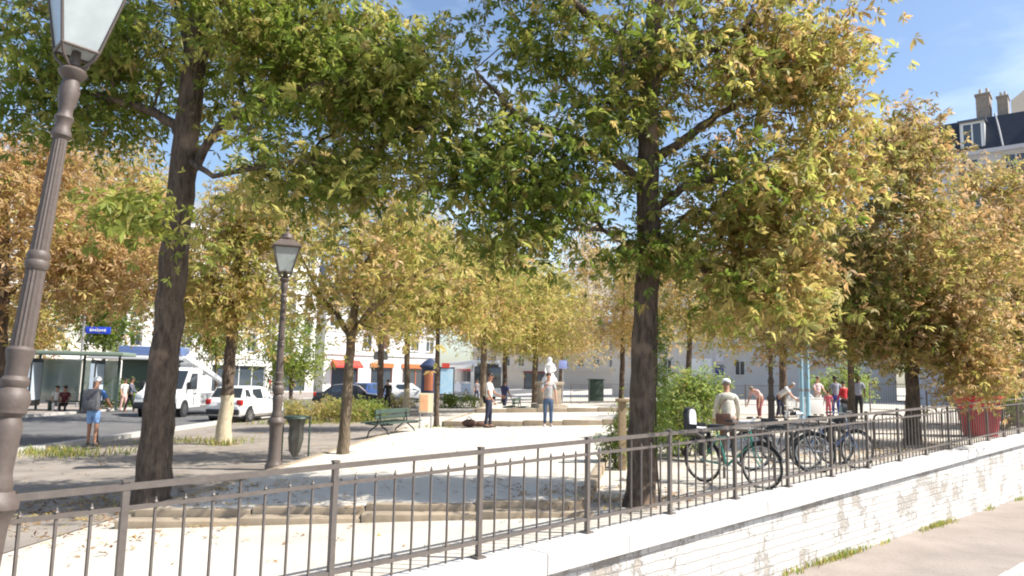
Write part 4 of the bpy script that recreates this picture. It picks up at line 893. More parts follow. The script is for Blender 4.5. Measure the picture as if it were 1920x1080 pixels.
    q = MB(); q.box((-f-.005, 0, .74), (.02, .50, .11)); q.build('number_plate', mat('plate', (.7, .7, .68), .5), root, smooth=False)
    q = MB(); q.box((0, 0, .22), (L-.5, Wd-.2, .12)); q.build('underbody', BLACKM, root, smooth=False)
    return root
def paint(n, c): 
    m = mat('paint_'+n, c, .28, .0); m.node_tree.nodes['Principled BSDF'].inputs['Coat Weight'].default_value = .6; return m
PW, PB, PBL, PGR = paint('white', (.74, .74, .72)), paint('black', (.02, .022, .026)), paint('blue', (.03, .07, .2)), paint('grey', (.3, .31, .33))
car('white hatchback with red tail lamps behind the whitewashed tree trunk', at(462, 33, .03), R(80), PW, 3.9, 1.7, 1.48)
car('black saloon car behind the slim forked tree', at(655, 49, .03), R(8), PB, 4.5, 1.78, 1.45, hatch=False)
car('dark blue car behind the black saloon', at(694, 58, .03), R(70), PBL, 4.2, 1.75, 1.5)
car('white car next to the pale lower trunk of the golden avenue tree', at(765, 60, .03), R(10), PW, 4.2, 1.75, 1.45)
# white van with a crane arm on its back
def van(label, loc, rz):
    r = thing('white_van', label, 'van', loc, rz); f = 2.9
    b = MB(); prof = [(.35, .42), (f-.05, .42), (f, .62), (f-.08, 1.0), (f-.75, 1.22), (f-1.35, 2.12), (f-1.6, 2.25), (.35, 2.25)]
    b.prism(prof, 'y', -.95, .95); cab = b.build('cab', PW, r, ang=30)
    q = MB(); q.prism([(f-.80, 1.27), (f-1.33, 2.07), (f-1.31, 2.10), (f-.76, 1.28)], 'y', -.82, .82); q.build('windscreen', GLASSD, r, smooth=False)
    for s in (-1, 1):
        q = MB(); q.prism([(f-1.0, 1.25), (f-1.42, 1.98), (.85, 1.98), (.85, 1.25)], 'y', s*.94, s*.962); q.build('side_window', GLASSD, r, smooth=False)
        q = MB(); q.box((f-.10, s*.74, .93), (.16, .3, .22), bev=.03); q.build('headlight', mat('head_lamp', (1, 1, 1)), r)
        q = MB(); q.box((f-.95, s*1.06, 1.42), (.12, .18, .34), bev=.03); q.build('wing_mirror', BLACKM, r)
        q = MB(); q.box((1.0, s*.965, 1.05), (.2, .03, .04)); q.build('door_handle', BLACKM, r, smooth=False)
        for x in (f-.85, -1.7):
            a = MB(); M = Matrix.Translation((x, s*.945, .36)) @ Matrix.Rotation(R(90), 4, 'X'); a.lathe([(.43, -.012), (.43, .012)], 20, 0, M); a.build('wheel_arch', BLACKM, r)
            wheel(r, x, s*.86, .36, .22)
    q = MB(); q.box((f-.02, 0, .52), (.14, 1.86, .3), bev=.04); q.build('front_bumper', BLACKM, r); q = MB(); q.box((f-.03, 0, .92), (.06, .9, .16), bev=.02); q.build('grille', BLACKM, r)
    q = MB(); q.box((-1.15, 0, .62), (2.9, 1.84, .16)); 
    for s in (-1, 1): q.box((-1.15, s*.93, .85), (2.9, .04, .34))
    q.box((-2.62, 0, .85), (.04, 1.86, .34)); q.build('load_bed', PW, r, smooth=False)
    q = MB(); q.box((-.1, 0, 1.3), (.5, .6, 1.3), bev=.04); q.box((-.1, 0, 2.2), (.35, .5, .6), bev=.04); q.tube([(.1, 0, 2.75), (-.2, .95, 2.1), (-.4, 2.0, 1.4)], [.17, .15, .12], 8); q.tube([(-.1, 0, 2.1), (.1, 0, 2.75)], .13, 8)
    q.tube([(-.1, .1, 1.9), (-.2, .9, 1.95)], .06, 8); q.build('crane_arm', WHITEP, r)
    q = MB()
    for s in (-.3, .3): q.tube([(f-1.6, s, 2.42), (.2, s, 2.5)], .03, 6)
    for i in range(6): q.tube([(f-1.6-i*.2, -.3, 2.42), (f-1.6-i*.2, .3, 2.42)], .02, 6)
    q.tube([(f-1.7, -.8, 2.25), (f-1.7, -.8, 2.4), (f-1.7, .8, 2.4), (f-1.7, .8, 2.25)], .025, 6); q.build('roof_ladder', GALV, r)
    return r
van('white van with a folding crane arm on its back, facing the big left trunk', at(342, 36.5, .03), R(-90))
# bus
def bus(label, loc, rz, L=11.5):
    r = thing('bus', label, 'bus', loc, rz); BL = paint('pale_blue', (.25, .45, .68)); f = L/2
    b = MB(); b.box((0, 0, 1.65), (L, 2.5, 2.7), bev=.16); b.build('body', PW, r)
    for s in (-1, 1): q = MB(); q.box((-.3, s*1.25, .95), (L-1.2, .03, .75)); q.build('side_panel', BL, r, smooth=False)
    b = MB(); b.box((-.2, 0, 3.12), (L-.6, 2.46, .36), bev=.12); b.build('roof', WHITEP, r)
    q = MB(); q.box((f+.004, 0, 1.9), (.05, 2.3, 1.75), bev=.02); q.build('windscreen', GLASSD, r); q = MB(); q.box((f+.03, 0, 2.86), (.05, 1.8, .3)); q.build('destination_board', BLACKM, r, smooth=False)
    q = MB(); q.box((f+.02, 0, .62), (.1, 2.4, .6), bev=.04); q.build('front_bumper', WHITEP, r)
    for s in (-1, 1):
        for i in range(6): q = MB(); q.box((-f+1.3+i*1.7, s*1.245, 2.05), (1.6, .03, 1.1)); q.build('side_window', GLASSD, r, smooth=False)
        for x in (f-2.4, -f+2.8): wheel(r, x, s*1.14, .48, .26)
        q = MB(); q.box((f+.02, s*.95, .85), (.1, .3, .2), bev=.03); q.build('headlight', mat('head_lamp', (1, 1, 1)), r)
        q = MB(); q.tube([(f-.1, s*1.2, 2.9), (f+.25, s*1.4, 2.8), (f+.25, s*1.42, 2.3)], .05, 6); q.build('wing_mirror', BLACKM, r)
    return r
bus('pale blue and white bus stopped on the road beyond the court', at(884, 68, .03), R(-74))

# ------------------------------------------------------------------ bicycles
def bicycle(label, loc, rz, m, seat=None, basket=False, step=False, lean=0):
    r = thing('bicycle', label, 'bicycle', loc, rz, 'bicycles parked behind the railing'); r.rotation_euler = (R(lean), 0, rz); wr, wb = .335, .53
    for x, nm in ((-wb, 'wheel'), (wb, 'wheel')):
        b = MB(); b.ring((x, 0, wr), wr, .019, 'y', 36); wh = b.build('wheel', RUB, r)
        b = MB(); b.ring((x, 0, wr), wr-.03, .010, 'y', 32)
        for i in range(20): a = i*PI/10; b.tube([(x, .018 if i % 2 else -.018, wr), (x+(wr-.03)*math.cos(a), 0, wr+(wr-.03)*math.sin(a))], .0022, 4)
        b.tube([(x, -.05, wr), (x, .05, wr)], .022, 8); b.build('rim', CHROME, wh)
        b = MB(); b.ring((x, 0, wr), wr+.035, .016, 'y', 16, 0, R(20), R(175)); b.build('mudguard', BLACKM, r)
    bb = (-.08, 0, .29); st = (-.22, 0, .78); hd = (.36, 0, .82); hl = (.39, 0, .66); b = MB()
    b.tube([st, bb], .018, 8); b.tube([bb, hl], .021, 8)
    if step: b.tube([(-.17, 0, .58), (.1, 0, .42), hl], .02, 8)
    else: b.tube([(-.20, 0, .72), (.37, 0, .76)], .018, 8)
    b.tube([hl, (.36, 0, .86)], .022, 8)
    for s in (-1, 1):
        b.tube([(-wb, s*.05, wr), bb], .010, 6); b.tube([(-wb, s*.05, wr), (-.20, s*.02, .72)], .009, 6); b.tube([hl, (.44, s*.05, .5), (wb, s*.05, wr)], .012, 6)
    b.build('frame', m, r)
    b = MB(); b.tube([(.36, 0, .84), (.34, 0, .98), (.36, 0, 1.0)], .014, 8); b.tube([(.24, -.28, 1.03), (.33, -.22, 1.02), (.37, 0, 1.0), (.33, .22, 1.02), (.24, .28, 1.03)], .012, 8)
    for s in (-1, 1): b.tube([(.25, s*.28, 1.03), (.14, s*.30, 1.02)], .018, 8, 1)
    b.build('handlebar', [CHROME, BLACKM], r)
    b = MB(); b.prism([(-.36, -.08), (-.34, .08), (-.15, .03), (-.06, .015), (-.06, -.015), (-.15, -.03)], 'z', .86, .92); b.tube([(-.22, 0, .76), (-.235, 0, .87)], .014, 8); b.build('saddle', BLACKM, r)
    b = MB(); b.ring((-.08, .06, .29), .09, .007, 'y', 20); b.tube([(-.08, -.05, .29), (-.08, .09, .29)], .02, 8)
    for s in (-1, 1): b.tube([(-.08, s*.09, .29), (-.08+s*.12, s*.09, .29-s*.11)], .010, 6); b.box((-.08+s*.12, s*.14, .29-s*.11), (.09, .08, .022))
    b.build('crankset', CHROME, r)
    b = MB(); b.tube([(-.85, -.07, .70), (-.25, -.07, .72)], .008, 6); b.tube([(-.85, .07, .70), (-.25, .07, .72)], .008, 6); b.tube([(-.85, -.07, .7), (-.85, .07, .7)], .008, 6); b.tube([(-.75, .06, .7), (-wb, .05, wr)], .007, 6); b.tube([(-.75, -.06, .7), (-wb, -.05, wr)], .007, 6); b.build('luggage_rack', BLACKM, r)
    if seat:
        b = MB(); b.box((-.58, 0, .79), (.26, .24, .08), bev=.035); c = []
        for i in range(9): a = PI*i/8; c.append((.125*math.cos(a), 1.06+.12*math.sin(a)))
        prof = [(.125, .80)]+c+[(-.125, .80)]
        b.prism([(y, z) for y, z in prof], 'x', -.78, -.70)
        for s in (-1, 1): b.box((-.62, s*.13, .86), (.20, .025, .12), bev=.012); b.box((-.47, s*.12, .60), (.08, .04, .36), bev=.015)
        cs = b.build('child_seat', BLACKM, r)
        b = MB(); prof = [(y*.72, 1.0+(z-1.0)*.82) for y, z in prof]; b.prism(prof, 'x', -.70, -.675); b.box((-.58, 0, .845), (.2, .18, .03), bev=.012); b.build('seat_pad', seat, cs)
    if basket:
        b = MB()
        for z in (.80, .90, 1.0):
            w_ = .13+.03*(z-.8)/.2; b.tube([(.48, -w_, z), (.48+1.7*w_, -w_, z), (.48+1.7*w_, w_, z), (.48, w_, z), (.48, -w_, z)], .006, 5)
        for i in range(6): b.tube([(.49+.04*i, -.13, .8), (.49+.045*i, -.16, 1.0)], .004, 4); b.tube([(.49+.04*i, .13, .8), (.49+.045*i, .16, 1.0)], .004, 4)
        b.box((.59, 0, .80), (.24, .26, .012)); b.build('basket', BLACKM, r)
    b = MB(); b.tube([(-.1, .05, .28), (-.2, .16, .02)], .009, 6); b.build('kickstand', BLACKM, r)
    return r
TEAL = paint('teal', (.03, .24, .18)); SBL = paint('share_blue', (.10, .16, .30)); DKB = paint('dark_bike', (.03, .035, .04)); REDB = paint('dark_red', (.2, .03, .03))
bicycle('teal bicycle with a black child seat holding a pale pad, parked behind the railing', at(1373, 12.0), R(-49), TEAL, seat=mat('pale_pad', (.66, .66, .68), .8), basket=True, lean=4)
bicycle('grey blue step-through bicycle with a front basket, parked behind the railing', at(1562, 13.9), R(12), SBL, basket=True, step=True, lean=-4)
bicycle('dark bicycle with a grey green child seat, left of the grey blue bicycle', at(1512, 14.8), R(170), DKB, seat=mat('grey_green_pad', (.35, .42, .40), .8), lean=5)
bicycle('black bicycle without basket or child seat, between the teal bicycle and the dark one', at(1468, 13.6), R(-20), DKB, lean=-5)
# hoops the bicycles lean on
def hoop():
    r = thing('bike_rack', 'x', 'bike rack', (0, 0, 0), 0, 'bike racks behind the railing'); b = MB()
    b.tube([(-.4, 0, -.05), (-.4, 0, .65), (-.36, 0, .75), (-.28, 0, .79), (.28, 0, .79), (.36, 0, .75), (.4, 0, .65), (.4, 0, -.05)], .024, 10); b.build('hoop', IRON2, r)
    b = MB(); b.tube([(-.4, 0, .35), (.4, 0, .35)], .016, 8); b.build('crossbar', IRON2, r)
    return r
h0 = hoop()
for i, (px, d, lab) in enumerate(((1275, 12.3, 'bike rack hoop standing empty left of the teal bicycle'), (1405, 12.7, 'bike rack hoop right behind the teal bicycle'), (1535, 14.6, 'bike rack hoop among the dark and grey blue bicycles'), (1668, 17.5, 'bike rack hoop left of the rusty chestnut trunk'), (1785, 20.5, 'bike rack hoop left of the red planter'))):
    place(h0 if i == 0 else copy_tree(h0), at(px, d), R(-30+14*i), lab)
# kick scooter
sc = thing('kick_scooter', 'black kick scooter under the person in blue shorts', 'scooter', at(170, 19.35, .03), PI+.1)
b = MB(); b.box((0, .0, .085), (.15, .62, .03), bev=.012); b.build('deck', BLACKM, sc)
b = MB(); b.tube([(0, -.36, .10), (0, -.33, .25), (0, -.24, 1.0)], .02, 8); b.tube([(-.24, -.23, 1.0), (.24, -.23, 1.0)], .016, 8); b.build('handlebar', BLACKM, sc)
for y in (-.38, .36): b = MB(); b.ring((0, y, .08), .06, .022, 'x', 20); b.lathe([(.05, -.012), (.05, .012)], 12, 0, Matrix.Translation((0, y, .08)) @ Matrix.Rotation(R(90), 4, 'Y')); b.build('wheel', RUB, sc)

# ------------------------------------------------------------------ street furniture
def bench(label, loc, rz):
    r = thing('park_bench', label, 'bench', loc, rz, 'green double park benches'); L = 2.2
    for s in (-1, 1):
        b = MB()
        for k in range(3): b.box((0, s*(.14+.13*k), .45+.01*k), (L, .10, .035), bev=.01)
        b.build('seat', GREENM, r)
    b = MB(); b.box((0, 0, .62), (L, .035, .10), bev=.01); b.box((0, 0, .78), (L, .04, .14), bev=.012); b.build('backrest', GREENM, r)
    for x in (-.85, .85):
        b = MB()
        for s in (-1, 1): b.tube([(x, s*.38, 0), (x, s*.30, .22), (x, s*.06, .40), (x, 0, .86)], .022, 8); b.tube([(x, s*.06, .40), (x, s*.44, .43)], .02, 8)
        b.build('leg', BLACKM, r)
    return r
bench('green double bench on the path beside the court, nearest the slim forked tree', at(735, 22.5), R(72))
bench('green double bench farther along the avenue, left of the stone fountain', at(968, 34), R(80))
# ring bin with a hanging bag
r = thing('bag_bin', 'rubbish bag hanging from a ring stand beside the second lamp post', 'rubbish bin', at(552, 15.8), 0)
b = MB(); b.ring((0, 0, .92), .24, .018, 'z', 24); b.lathe([(.25, .93), (.25, .955), (.21, .965), (.01, .97)], 20); b.build('lid', GREENM, r)
b = MB()
for a in (0.2, 3.3): b.tube([(.27*math.cos(a), .27*math.sin(a), 0), (.27*math.cos(a), .27*math.sin(a), .94)], .02, 8)
b.build('leg', GREENM, r)
b = MB(); b.tube([(0, 0, .90), (0.01, 0, .75), (0, .01, .5), (-.01, 0, .25), (0, 0, .12)], [.20, .15, .16, .12, .04], 14, flut=.14)
b.build('bag', mat('bin_bag', (.085, .085, .07), .4, noise=.8, scale=12, alpha=.82, bump=.4), r)
# notice stand by the court
r = thing('notice_board', 'small orange and cream notice board on legs at the court corner', 'notice board', at(797, 24.4), R(10)); b = MB()
b.box((0, 0, .95), (.46, .06, .62), bev=.01); b.box((-.07, -.035, .95), (.26, .012, .52), 1); b.build('board', [mat('cream_board', (.7, .62, .42), .6), mat('orange_board', (.6, .22, .08), .6, noise=1, scale=6, col2=(.7, .5, .3))], r, smooth=False)
for x in (-.18, .18): b = MB(); b.tube([(x, .02, 0), (x, .02, .66)], .025, 8); b.build('leg', GALV, r)
# bus shelter
r = thing('bus_shelter', 'green and glass bus shelter with a long flat roof on the far pavement', 'bus shelter', at(95, 36, .1), R(10)); b = MB()
b.box((0, 0, 2.75), (6.6, 2.0, .18), bev=.05); b.build('roof', mat('shelter_green', (.20, .25, .19), .5), r)
for x in (-3.0, -1.0, 1.0, 2.6): b = MB(); b.box((x, .8, 1.35), (.09, .09, 2.66)); b.build('post', GREENM, r, smooth=False)
for x in (-2.0, 0, 1.8): b = MB(); b.box((x, .82, 1.45), (1.75, .02, 2.0)); b.build('glass_panel', mat('shelter_glass', (.35, .42, .40), .1, trans=.7), r, smooth=False)
for x, c in ((-.75, 'pane'), (2.0, 'pane')):
    b = MB(); b.box((x, -.3, 1.35), (.22, 1.25, 2.2), bev=.03); ad = b.build('advert_panel', BLACKM, r); b = MB(); b.box((x+.115, -.3, 1.4), (.02, 1.05, 1.75)); b.box((x-.02, -.93, 1.4), (.16, .02, 1.75)); b.build('poster', mat('poster_pale_blue', (.45, .55, .66), .4, noise=.8, scale=2, col2=(.62, .68, .72)), ad, smooth=False)
b = MB(); b.box((.6, .35, .45), (1.9, .4, .06), bev=.02)
for x in (-.2, 1.4): b.box((x, .35, .21), (.08, .3, .42))
b.build('bench', GREENM, r)
# blue name plate on a pole; its writing is only a pale smear in the photograph
r = thing('street_sign', 'blue sign plate on a pole above the bus shelter', 'sign', at(143, 40, .1), R(8)); b = MB(); b.tube([(0, 0, 0), (0, 0, 5.2)], .06, 8); b.build('pole', GALV, r)
b = MB(); b.box((.75, -.02, 4.1), (1.25, .06, .36), bev=.01); b.build('plate', mat('sign_blue', (.02, .06, .55), .4), r)
b = MB(); 
for i in range(7): b.box((.38+i*.12, -.055, 4.1), (.085, .012, .10 if i % 3 else .14))
b.build('lettering', WHITEP, r, smooth=False)
r = thing('cafe_awning', 'white flat kiosk canopy with blue fascia left of the big trunk', 'kiosk', at(262, 44, .1), R(8)); b = MB(); b.box((0, 0, 2.75), (5.2, 2.4, .22), bev=.04); b.build('canopy', WHITEP, r)
b = MB(); b.box((.6, 0, 3.15), (3.4, 1.8, .5), bev=.04); b.build('fascia', paint('fascia_blue', (.12, .18, .36)), r)
b = MB(); b.box((.6, .6, 1.3), (3.6, 1.0, 2.66), bev=.04); b.build('booth', GREENM, r)
for x in (-2.4, 2.4): b = MB(); b.tube([(x, -1.0, 0), (x, -1.0, 2.7)], .05, 8); b.build('post', GALV, r)
# traffic sign on a pole by the avenue
r = thing('traffic_sign_pole', 'tall grey pole with small signs beside the black saloon', 'sign', at(713, 40), R(10)); b = MB(); b.tube([(0, 0, 0), (0, 0, 7.2)], [.09, .07], 10); b.build('pole', GALV, r)
b = MB(); b.box((-.1, -.11, 3.0), (.75, .03, .45), bev=.01); b.build('plate', GALV, r); b = MB(); b.lathe([(.36, -.015), (.36, .015)], 24, 0, Matrix.Translation((.0, -.12, 3.7)) @ Matrix.Rotation(R(90), 4, 'X')); b.build('disc', mat('sign_pink', (.6, .35, .32), .5), r)
# advertising column and lit panel by the bus
r = thing('advert_column', 'dark round advertising column with an orange poster, left of the bus', 'advertising column', at(804, 58), 0); b = MB(); b.lathe([(.75, 0), (.75, .3), (.66, .35), (.66, 2.6), (.8, 2.65), (.8, 2.8), (.5, 3.1), (.02, 3.4)], 20); b.build('column', mat('column_navy', (.03, .045, .09), .5), r)
b = MB(); M = Matrix.Rotation(R(180), 4, 'Z'); pts = [(.675*math.cos(a), .675*math.sin(a)) for a in [R(-120+5*i) for i in range(13)]]
b.add([(x, y, .9) for x, y in pts]+[(x, y, 2.4) for x, y in pts], [(i, i+1, 14+i, 13+i) for i in range(12)]); b.build('poster', mat('poster_orange', (.6, .2, .06), .5, noise=1, scale=3, col2=(.3, .10, .08)), r)
r = thing('advert_panel', 'pale blue advert panel on a post right of the dark column', 'advertising panel', at(836, 54), R(8)); b = MB(); b.box((0, 0, 1.6), (1.1, .22, 2.0), bev=.04); b.box((0, -.12, 1.6), (.92, .02, 1.8), 1); b.box((-.1, -.105, 2.72), (.55, .2, .34), 2); b.build('panel', [BLACKM, mat('poster_sky', (.25, .5, .72), .4, noise=.8, scale=2, col2=(.55, .68, .75)), REDA], r, smooth=False); b = MB(); b.box((0, 0, .3), (.4, .16, .62)); b.build('leg', BLACKM, r)
# stone drinking fountain with white figure
r = thing('stone_fountain', 'white stone fountain with a tapering top standing behind the person in jeans', 'fountain', at(1029, 33), R(15)); b = MB()
b.box((0, 0, .3), (1.3, 1.3, .6), bev=.05); b.box((0, 0, 1.0), (.85, .85, .9), bev=.04); b.box((0, 0, 1.5), (1.05, 1.05, .14), bev=.03); b.build('pedestal', mat('weathered_stone', (.46, .38, .28), .85, noise=.8, scale=4), r)
b = MB(); b.lathe([(.45, 1.87), (.42, 2.05), (.28, 2.25), (.20, 2.5), (.24, 2.75), (.26, 2.95), (.15, 3.1), (.12, 3.15), (.15, 3.25), (.13, 3.38), (.03, 3.46)], 16); b.tube([(.2, -.05, 2.95), (.3, -.15, 2.65), (.1, -.26, 2.5)], [.07, .06, .045], 8); b.tube([(-.2, -.05, 2.95), (-.3, -.12, 2.6), (-.24, -.2, 2.35)], [.07, .06, .045], 8)
b.v = [(x*.78, y*.78, 1.56+(z-1.87)*.68) for x, y, z in b.v]; b.build('figure', mat('white_stone', (.75, .73, .70), .8), r)
# green service cabinet by the low buildings and blue signs
r = thing('service_cabinet', 'dark green service cabinet in front of the pale stone building', 'cabinet', at(1117, 46, 0), R(8)); b = MB(); b.box((0, 0, .85), (.85, .5, 1.5), bev=.03); b.box((0, 0, 1.63), (.93, .58, .08), bev=.02); b.build('body', GREENM, r); b = MB(); b.box((0, -.26, .85), (.72, .03, 1.3), bev=.01); b.build('door', GREENM, r)
r = thing('round_sign_pole', 'blue sign on a thin post right of the stone fountain', 'sign', at(1054, 38), R(5)); b = MB(); b.tube([(0, 0, 0), (0, 0, 2.6)], .035, 8); b.build('pole', GALV, r); b = MB(); b.box((0, -.05, 2.4), (.42, .03, .42), bev=.01); b.build('plate', mat('sign_lavender', (.28, .33, .62), .5), r)
# pair of pale blue poles
for px, lab in ((1504, 'left of the pair of pale blue poles beyond the bicycles'), (1515.5, 'right of the pair of pale blue poles beyond the bicycles')):
    r = thing('blue_pole', lab, 'pole', at(px, 30), 0, 'pair of pale blue poles'); b = MB(); b.lathe([(.16, 0), (.16, .04), (.09, .05), (.09, .3), (.085, 3.6), (.10, 3.62), (.10, 3.68), (.02, 3.72)], 14); b.build('pole', paint('pole_blue', (.30, .52, .66)), r)
    b = MB(); b.lathe([(.1, 1.1), (.1, 1.2)], 14); b.build('collar', GALV, r)
# white table and trestle barriers where the people stand
r = thing('white_table', 'white table with a slatted front where the people gather', 'table', at(1540, 31.8), R(6)); b = MB(); b.box((0, 0, .76), (2.0, .8, .05), bev=.01); b.build('tabletop', WHP, r)
for x in (-.9, .9):
    for y in (-.33, .33): b = MB(); b.tube([(x, y, 0), (x, y, .74)], .025, 8); b.build('leg', WHP, r)
b = MB(); b.box((-.45, -.38, .42), (.85, .03, .6), bev=.01); b.build('front_panel', WHP, r)
def chair(label, loc, rz):
    r = thing('garden_chair', label, 'chair', loc, rz, 'white garden chairs by the table'); b = MB(); b.box((0, 0, .44), (.46, .44, .04), bev=.015); b.build('seat', WHP, r)
    b = MB(); b.ring((0, .21, .66), .22, .02, 'y', 16, 0, 0, PI)
    for i in range(5): x = -.16+.08*i; b.tube([(x, .21, .45), (x, .23, .66+math.sqrt(max(0, .0484-x*x)))], .014, 6)
    for s in (-1, 1): b.tube([(s*.22, .21, .45), (s*.22, .21, .68)], .02, 6)
    b.build('backrest', WHP, r)
    for x in (-.2, .2):
        for y in (-.19, .19): b = MB(); b.tube([(x, y, .43), (x*1.15, y*1.15, 0)], .018, 6); b.build('leg', WHP, r)
    return r
for px, d, a, lab in ((1478, 32.5, 200, 'white garden chair nearest the bending person in white shirt'), (1487, 31.5, 150, 'white garden chair next to the pair of pale blue poles'), (1527, 33.5, 30, 'white garden chair behind the white table')): chair(lab, at(px, d), R(a))
# far railings of the playground on the right
def park_fence(label, p, q, h=1.15, step=.13):
    a, c = Vector(p), Vector(q); L = (c-a).length; r = thing('park_fence', label, 'fence', (a.x, a.y, zg(a.x)), math.atan2(c.y-a.y, c.x-a.x)); dz = (zg(c.x)-zg(a.x))/L
    b = MB()
    for z in (h, .12): b.tube([(0, 0, z), (L, 0, z+dz*L)], .018, 6)
    k = int(L/step)
    for i in range(k): x = L*i/k; b.tube([(x, 0, .12+dz*x), (x, 0, h+dz*x)], .008, 4)
    b.build('bar_panel', IRON2, r, smooth=False); n = int(L/2)
    for i in range(n+1): x = L*i/n; b = MB(); b.box((x, 0, h/2+.04+dz*x), (.05, .05, h+.1)); b.build('post', IRON2, r, smooth=False)
    return r
park_fence('grey barred fence behind the person with bushy black hair', (G(1632, 36).x, 36), (G(1705, 34).x, 34), 1.3)
park_fence('long dark fence between the white doors and the square', (G(1330, 44).x, 44), (G(1470, 42).x, 42), 1.2)
park_fence('low dark fence behind the red planter', (G(1740, 24.5).x, 24.5), (G(1930, 23).x, 23), 1.1)
park_fence('dark fence in front of the pale stone building', (G(1070, 52).x, 52), (G(1190, 52).x, 52), 1.3)
# red planter
r = thing('red_planter', 'big bright red tapering planter under the low branches on the right', 'planter', at(1838, 21.0), R(20)); b = MB()
b.lathe([(.40, 0), (.41, .03), (.60, 1.02), (.63, 1.05), (.63, 1.10), (.56, 1.10), (.54, .98), (.01, .98)], 28); b.build('pot', mat('red_plastic', (.46, .02, .03), .45), r)
b = MB(); b.lathe([(.535, .985), (.3, 1.02), (.01, 1.03)], 16); b.build('soil', mat('soil', (.06, .04, .03), .9, noise=.8, scale=20, bump=.5), r)
# timber post with creeper at the court corner
r = thing('wooden_post', 'short timber post with creeper at the right edge of the court', 'post', at(1166, 14.0), R(8)); b = MB(); b.box((0, 0, .62), (.13, .13, 1.24), bev=.01); b.box((.02, 0, 1.27), (.24, .24, .06), bev=.012); b.build('post', mat('timber', (.36, .26, .15), .8, noise=.8, scale=9), r)
# litter bags lying by the court
r = thing('brown_bag', 'brown bags heaped at the feet of the person in white shirt on the court', 'bag', at(880, 25.0, .15), R(10)); b = MB(); b.sphere((0, 0, .11), (.26, .16, .13), 12); b.sphere((.36, .02, .09), (.22, .14, .10), 12); b.tube([(-.12, 0, .2), (-.03, 0, .33), (.1, 0, .2)], .015, 6); b.build('bag', BROWN, r)
# twig on the pavement
c_ = W(1690, 1045, 10.2); c_ = fl(9.2, -1.15); p_ = MB(); p_.tube([(-.55, .05, .015), (-.2, .0, .02), (.15, .02, .016), (.6, -.06, .014)], [.008, .012, .011, .005], 6); p_.tube([(.15, .02, .016), (.3, .1, .03)], [.007, .003], 5)
tw = p_.build('twig', mat('dry_wood', (.16, .10, .06), .9)); 

# ------------------------------------------------------------------ shrubs, weeds, creeper, fallen leaves
def leafball(parent, name, ells, leaf, per, pal, K=3, upw=.6):
    P = []; T = []
    for (cx, cy, cz, rx, ry, rz, n) in ells:
        for _ in range(n):
            v = rng.normal(size=3); v /= np.linalg.norm(v); v *= rng.random()**.4; c = np.array([cx+v[0]*rx, cy+v[1]*ry, cz+v[2]*rz])
            if c[2] < .02: continue
            m = max(2, int(per*rng.uniform(.6, 1.4))); q = c+rng.normal(size=(m, 3))*leaf*.9; q[:, 2] = np.maximum(q[:, 2], .02); P.append(q); T.append(tints(m, pal)*.6+tints(1, pal)*.4)
    P = np.vstack(P); T = np.vstack(T); return cloud_mesh(name, P, leaf*rng.uniform(.6, 1.3, len(P)), T, parent, K=K, upw=upw)
def shrub(name, label, loc, ells, leaf, per, pal, group=None, K=3, upw=.5):
    r = thing(name, label, 'shrub', loc, 0, group); b = MB(); e = ells[0]
    for cx, cy, cz, rx, ry, rz, n in ells:
        for i in range(5):
            a = random.random()*6.3; b.tube([(cx*.4+.05*math.cos(a), cy*.4+.05*math.sin(a), -.03), (cx*.8+rx*.3*math.cos(a), cy*.8+ry*.3*math.sin(a), cz*.6), (cx+rx*.75*math.cos(a), cy+ry*.75*math.sin(a), cz+rz*.6)], [.018, .012, .004], 5)
    b.build('stems', BARK, r); leafball(r, 'foliage', ells, leaf, per, pal, K, upw); return r
LGRN, FRESH = (.24, .35, .08), (.38, .48, .15)
shrub('green_shrub', 'large bright green shrub right of the central trunk', at(1288, 16.4), [(0, 0, .85, .85, .8, .8, 120), (-.55, .1, .6, .5, .6, .6, 40), (.5, 0, 1.35, .5, .5, .55, 46), (-.1, .1, 1.5, .5, .5, .35, 26)], .115, 15, [(LGRN, 3), (FRESH, 2), (GRN, 2), (YGR, 1.5), (ORG, .4)], K=3)
shrub('creeper', 'dark creeper bush around the short timber post', at(1160, 14.3), [(0, 0, .5, .35, .35, .5, 46), (.15, 0, .95, .25, .25, .3, 18)], .09, 14, [(GRN, 2), (DGR, 2), (LGRN, 1)])
# ivy climbing the sunny side of the central trunk
r = thing('ivy', 'ivy climbing the right side of the central chestnut trunk', 'ivy', b2, 0); b = MB(); b.tube([(.27, .02, 0), (.23, .0, .6), (.215, .0, 1.4), (.205, .02, 2.2), (.19, .03, 2.7)], [.012, .011, .009, .007, .004], 6); b.build('stem', BARK, r)
leafball(r, 'foliage', [(.24, -.02, 2.1, .10, .16, .6, 46), (.26, -.02, 1.2, .08, .14, .5, 16)], .08, 9, [(LGRN, 2), (GRN, 2), (FRESH, 1)], 3)
HP = [(YEL, 2), (PNK, 2), (YGR, 2), (LGRN, .8)]
for px, d, w_, lab, pal in ((565, 31, 1.0, 'dry straw coloured bush nearest the second lamp post', HP), (615, 31.5, .9, 'dry straw coloured bush in the middle of the roadside bed', HP), (655, 31, .8, 'dry yellow bush beside the slim forked trunk', HP+[(LGRN, 2)]), (690, 31.5, .7, 'green yellow bush at the right end of the roadside bed', [(LGRN, 2), (YGR, 2), (GRN, 1)])):
    shrub('dry_bush', lab, at(px, d), [(0, 0, .42, w_, .6, .5, 70)], .14, 14, pal, 'dry bushes in the roadside bed', upw=.1)
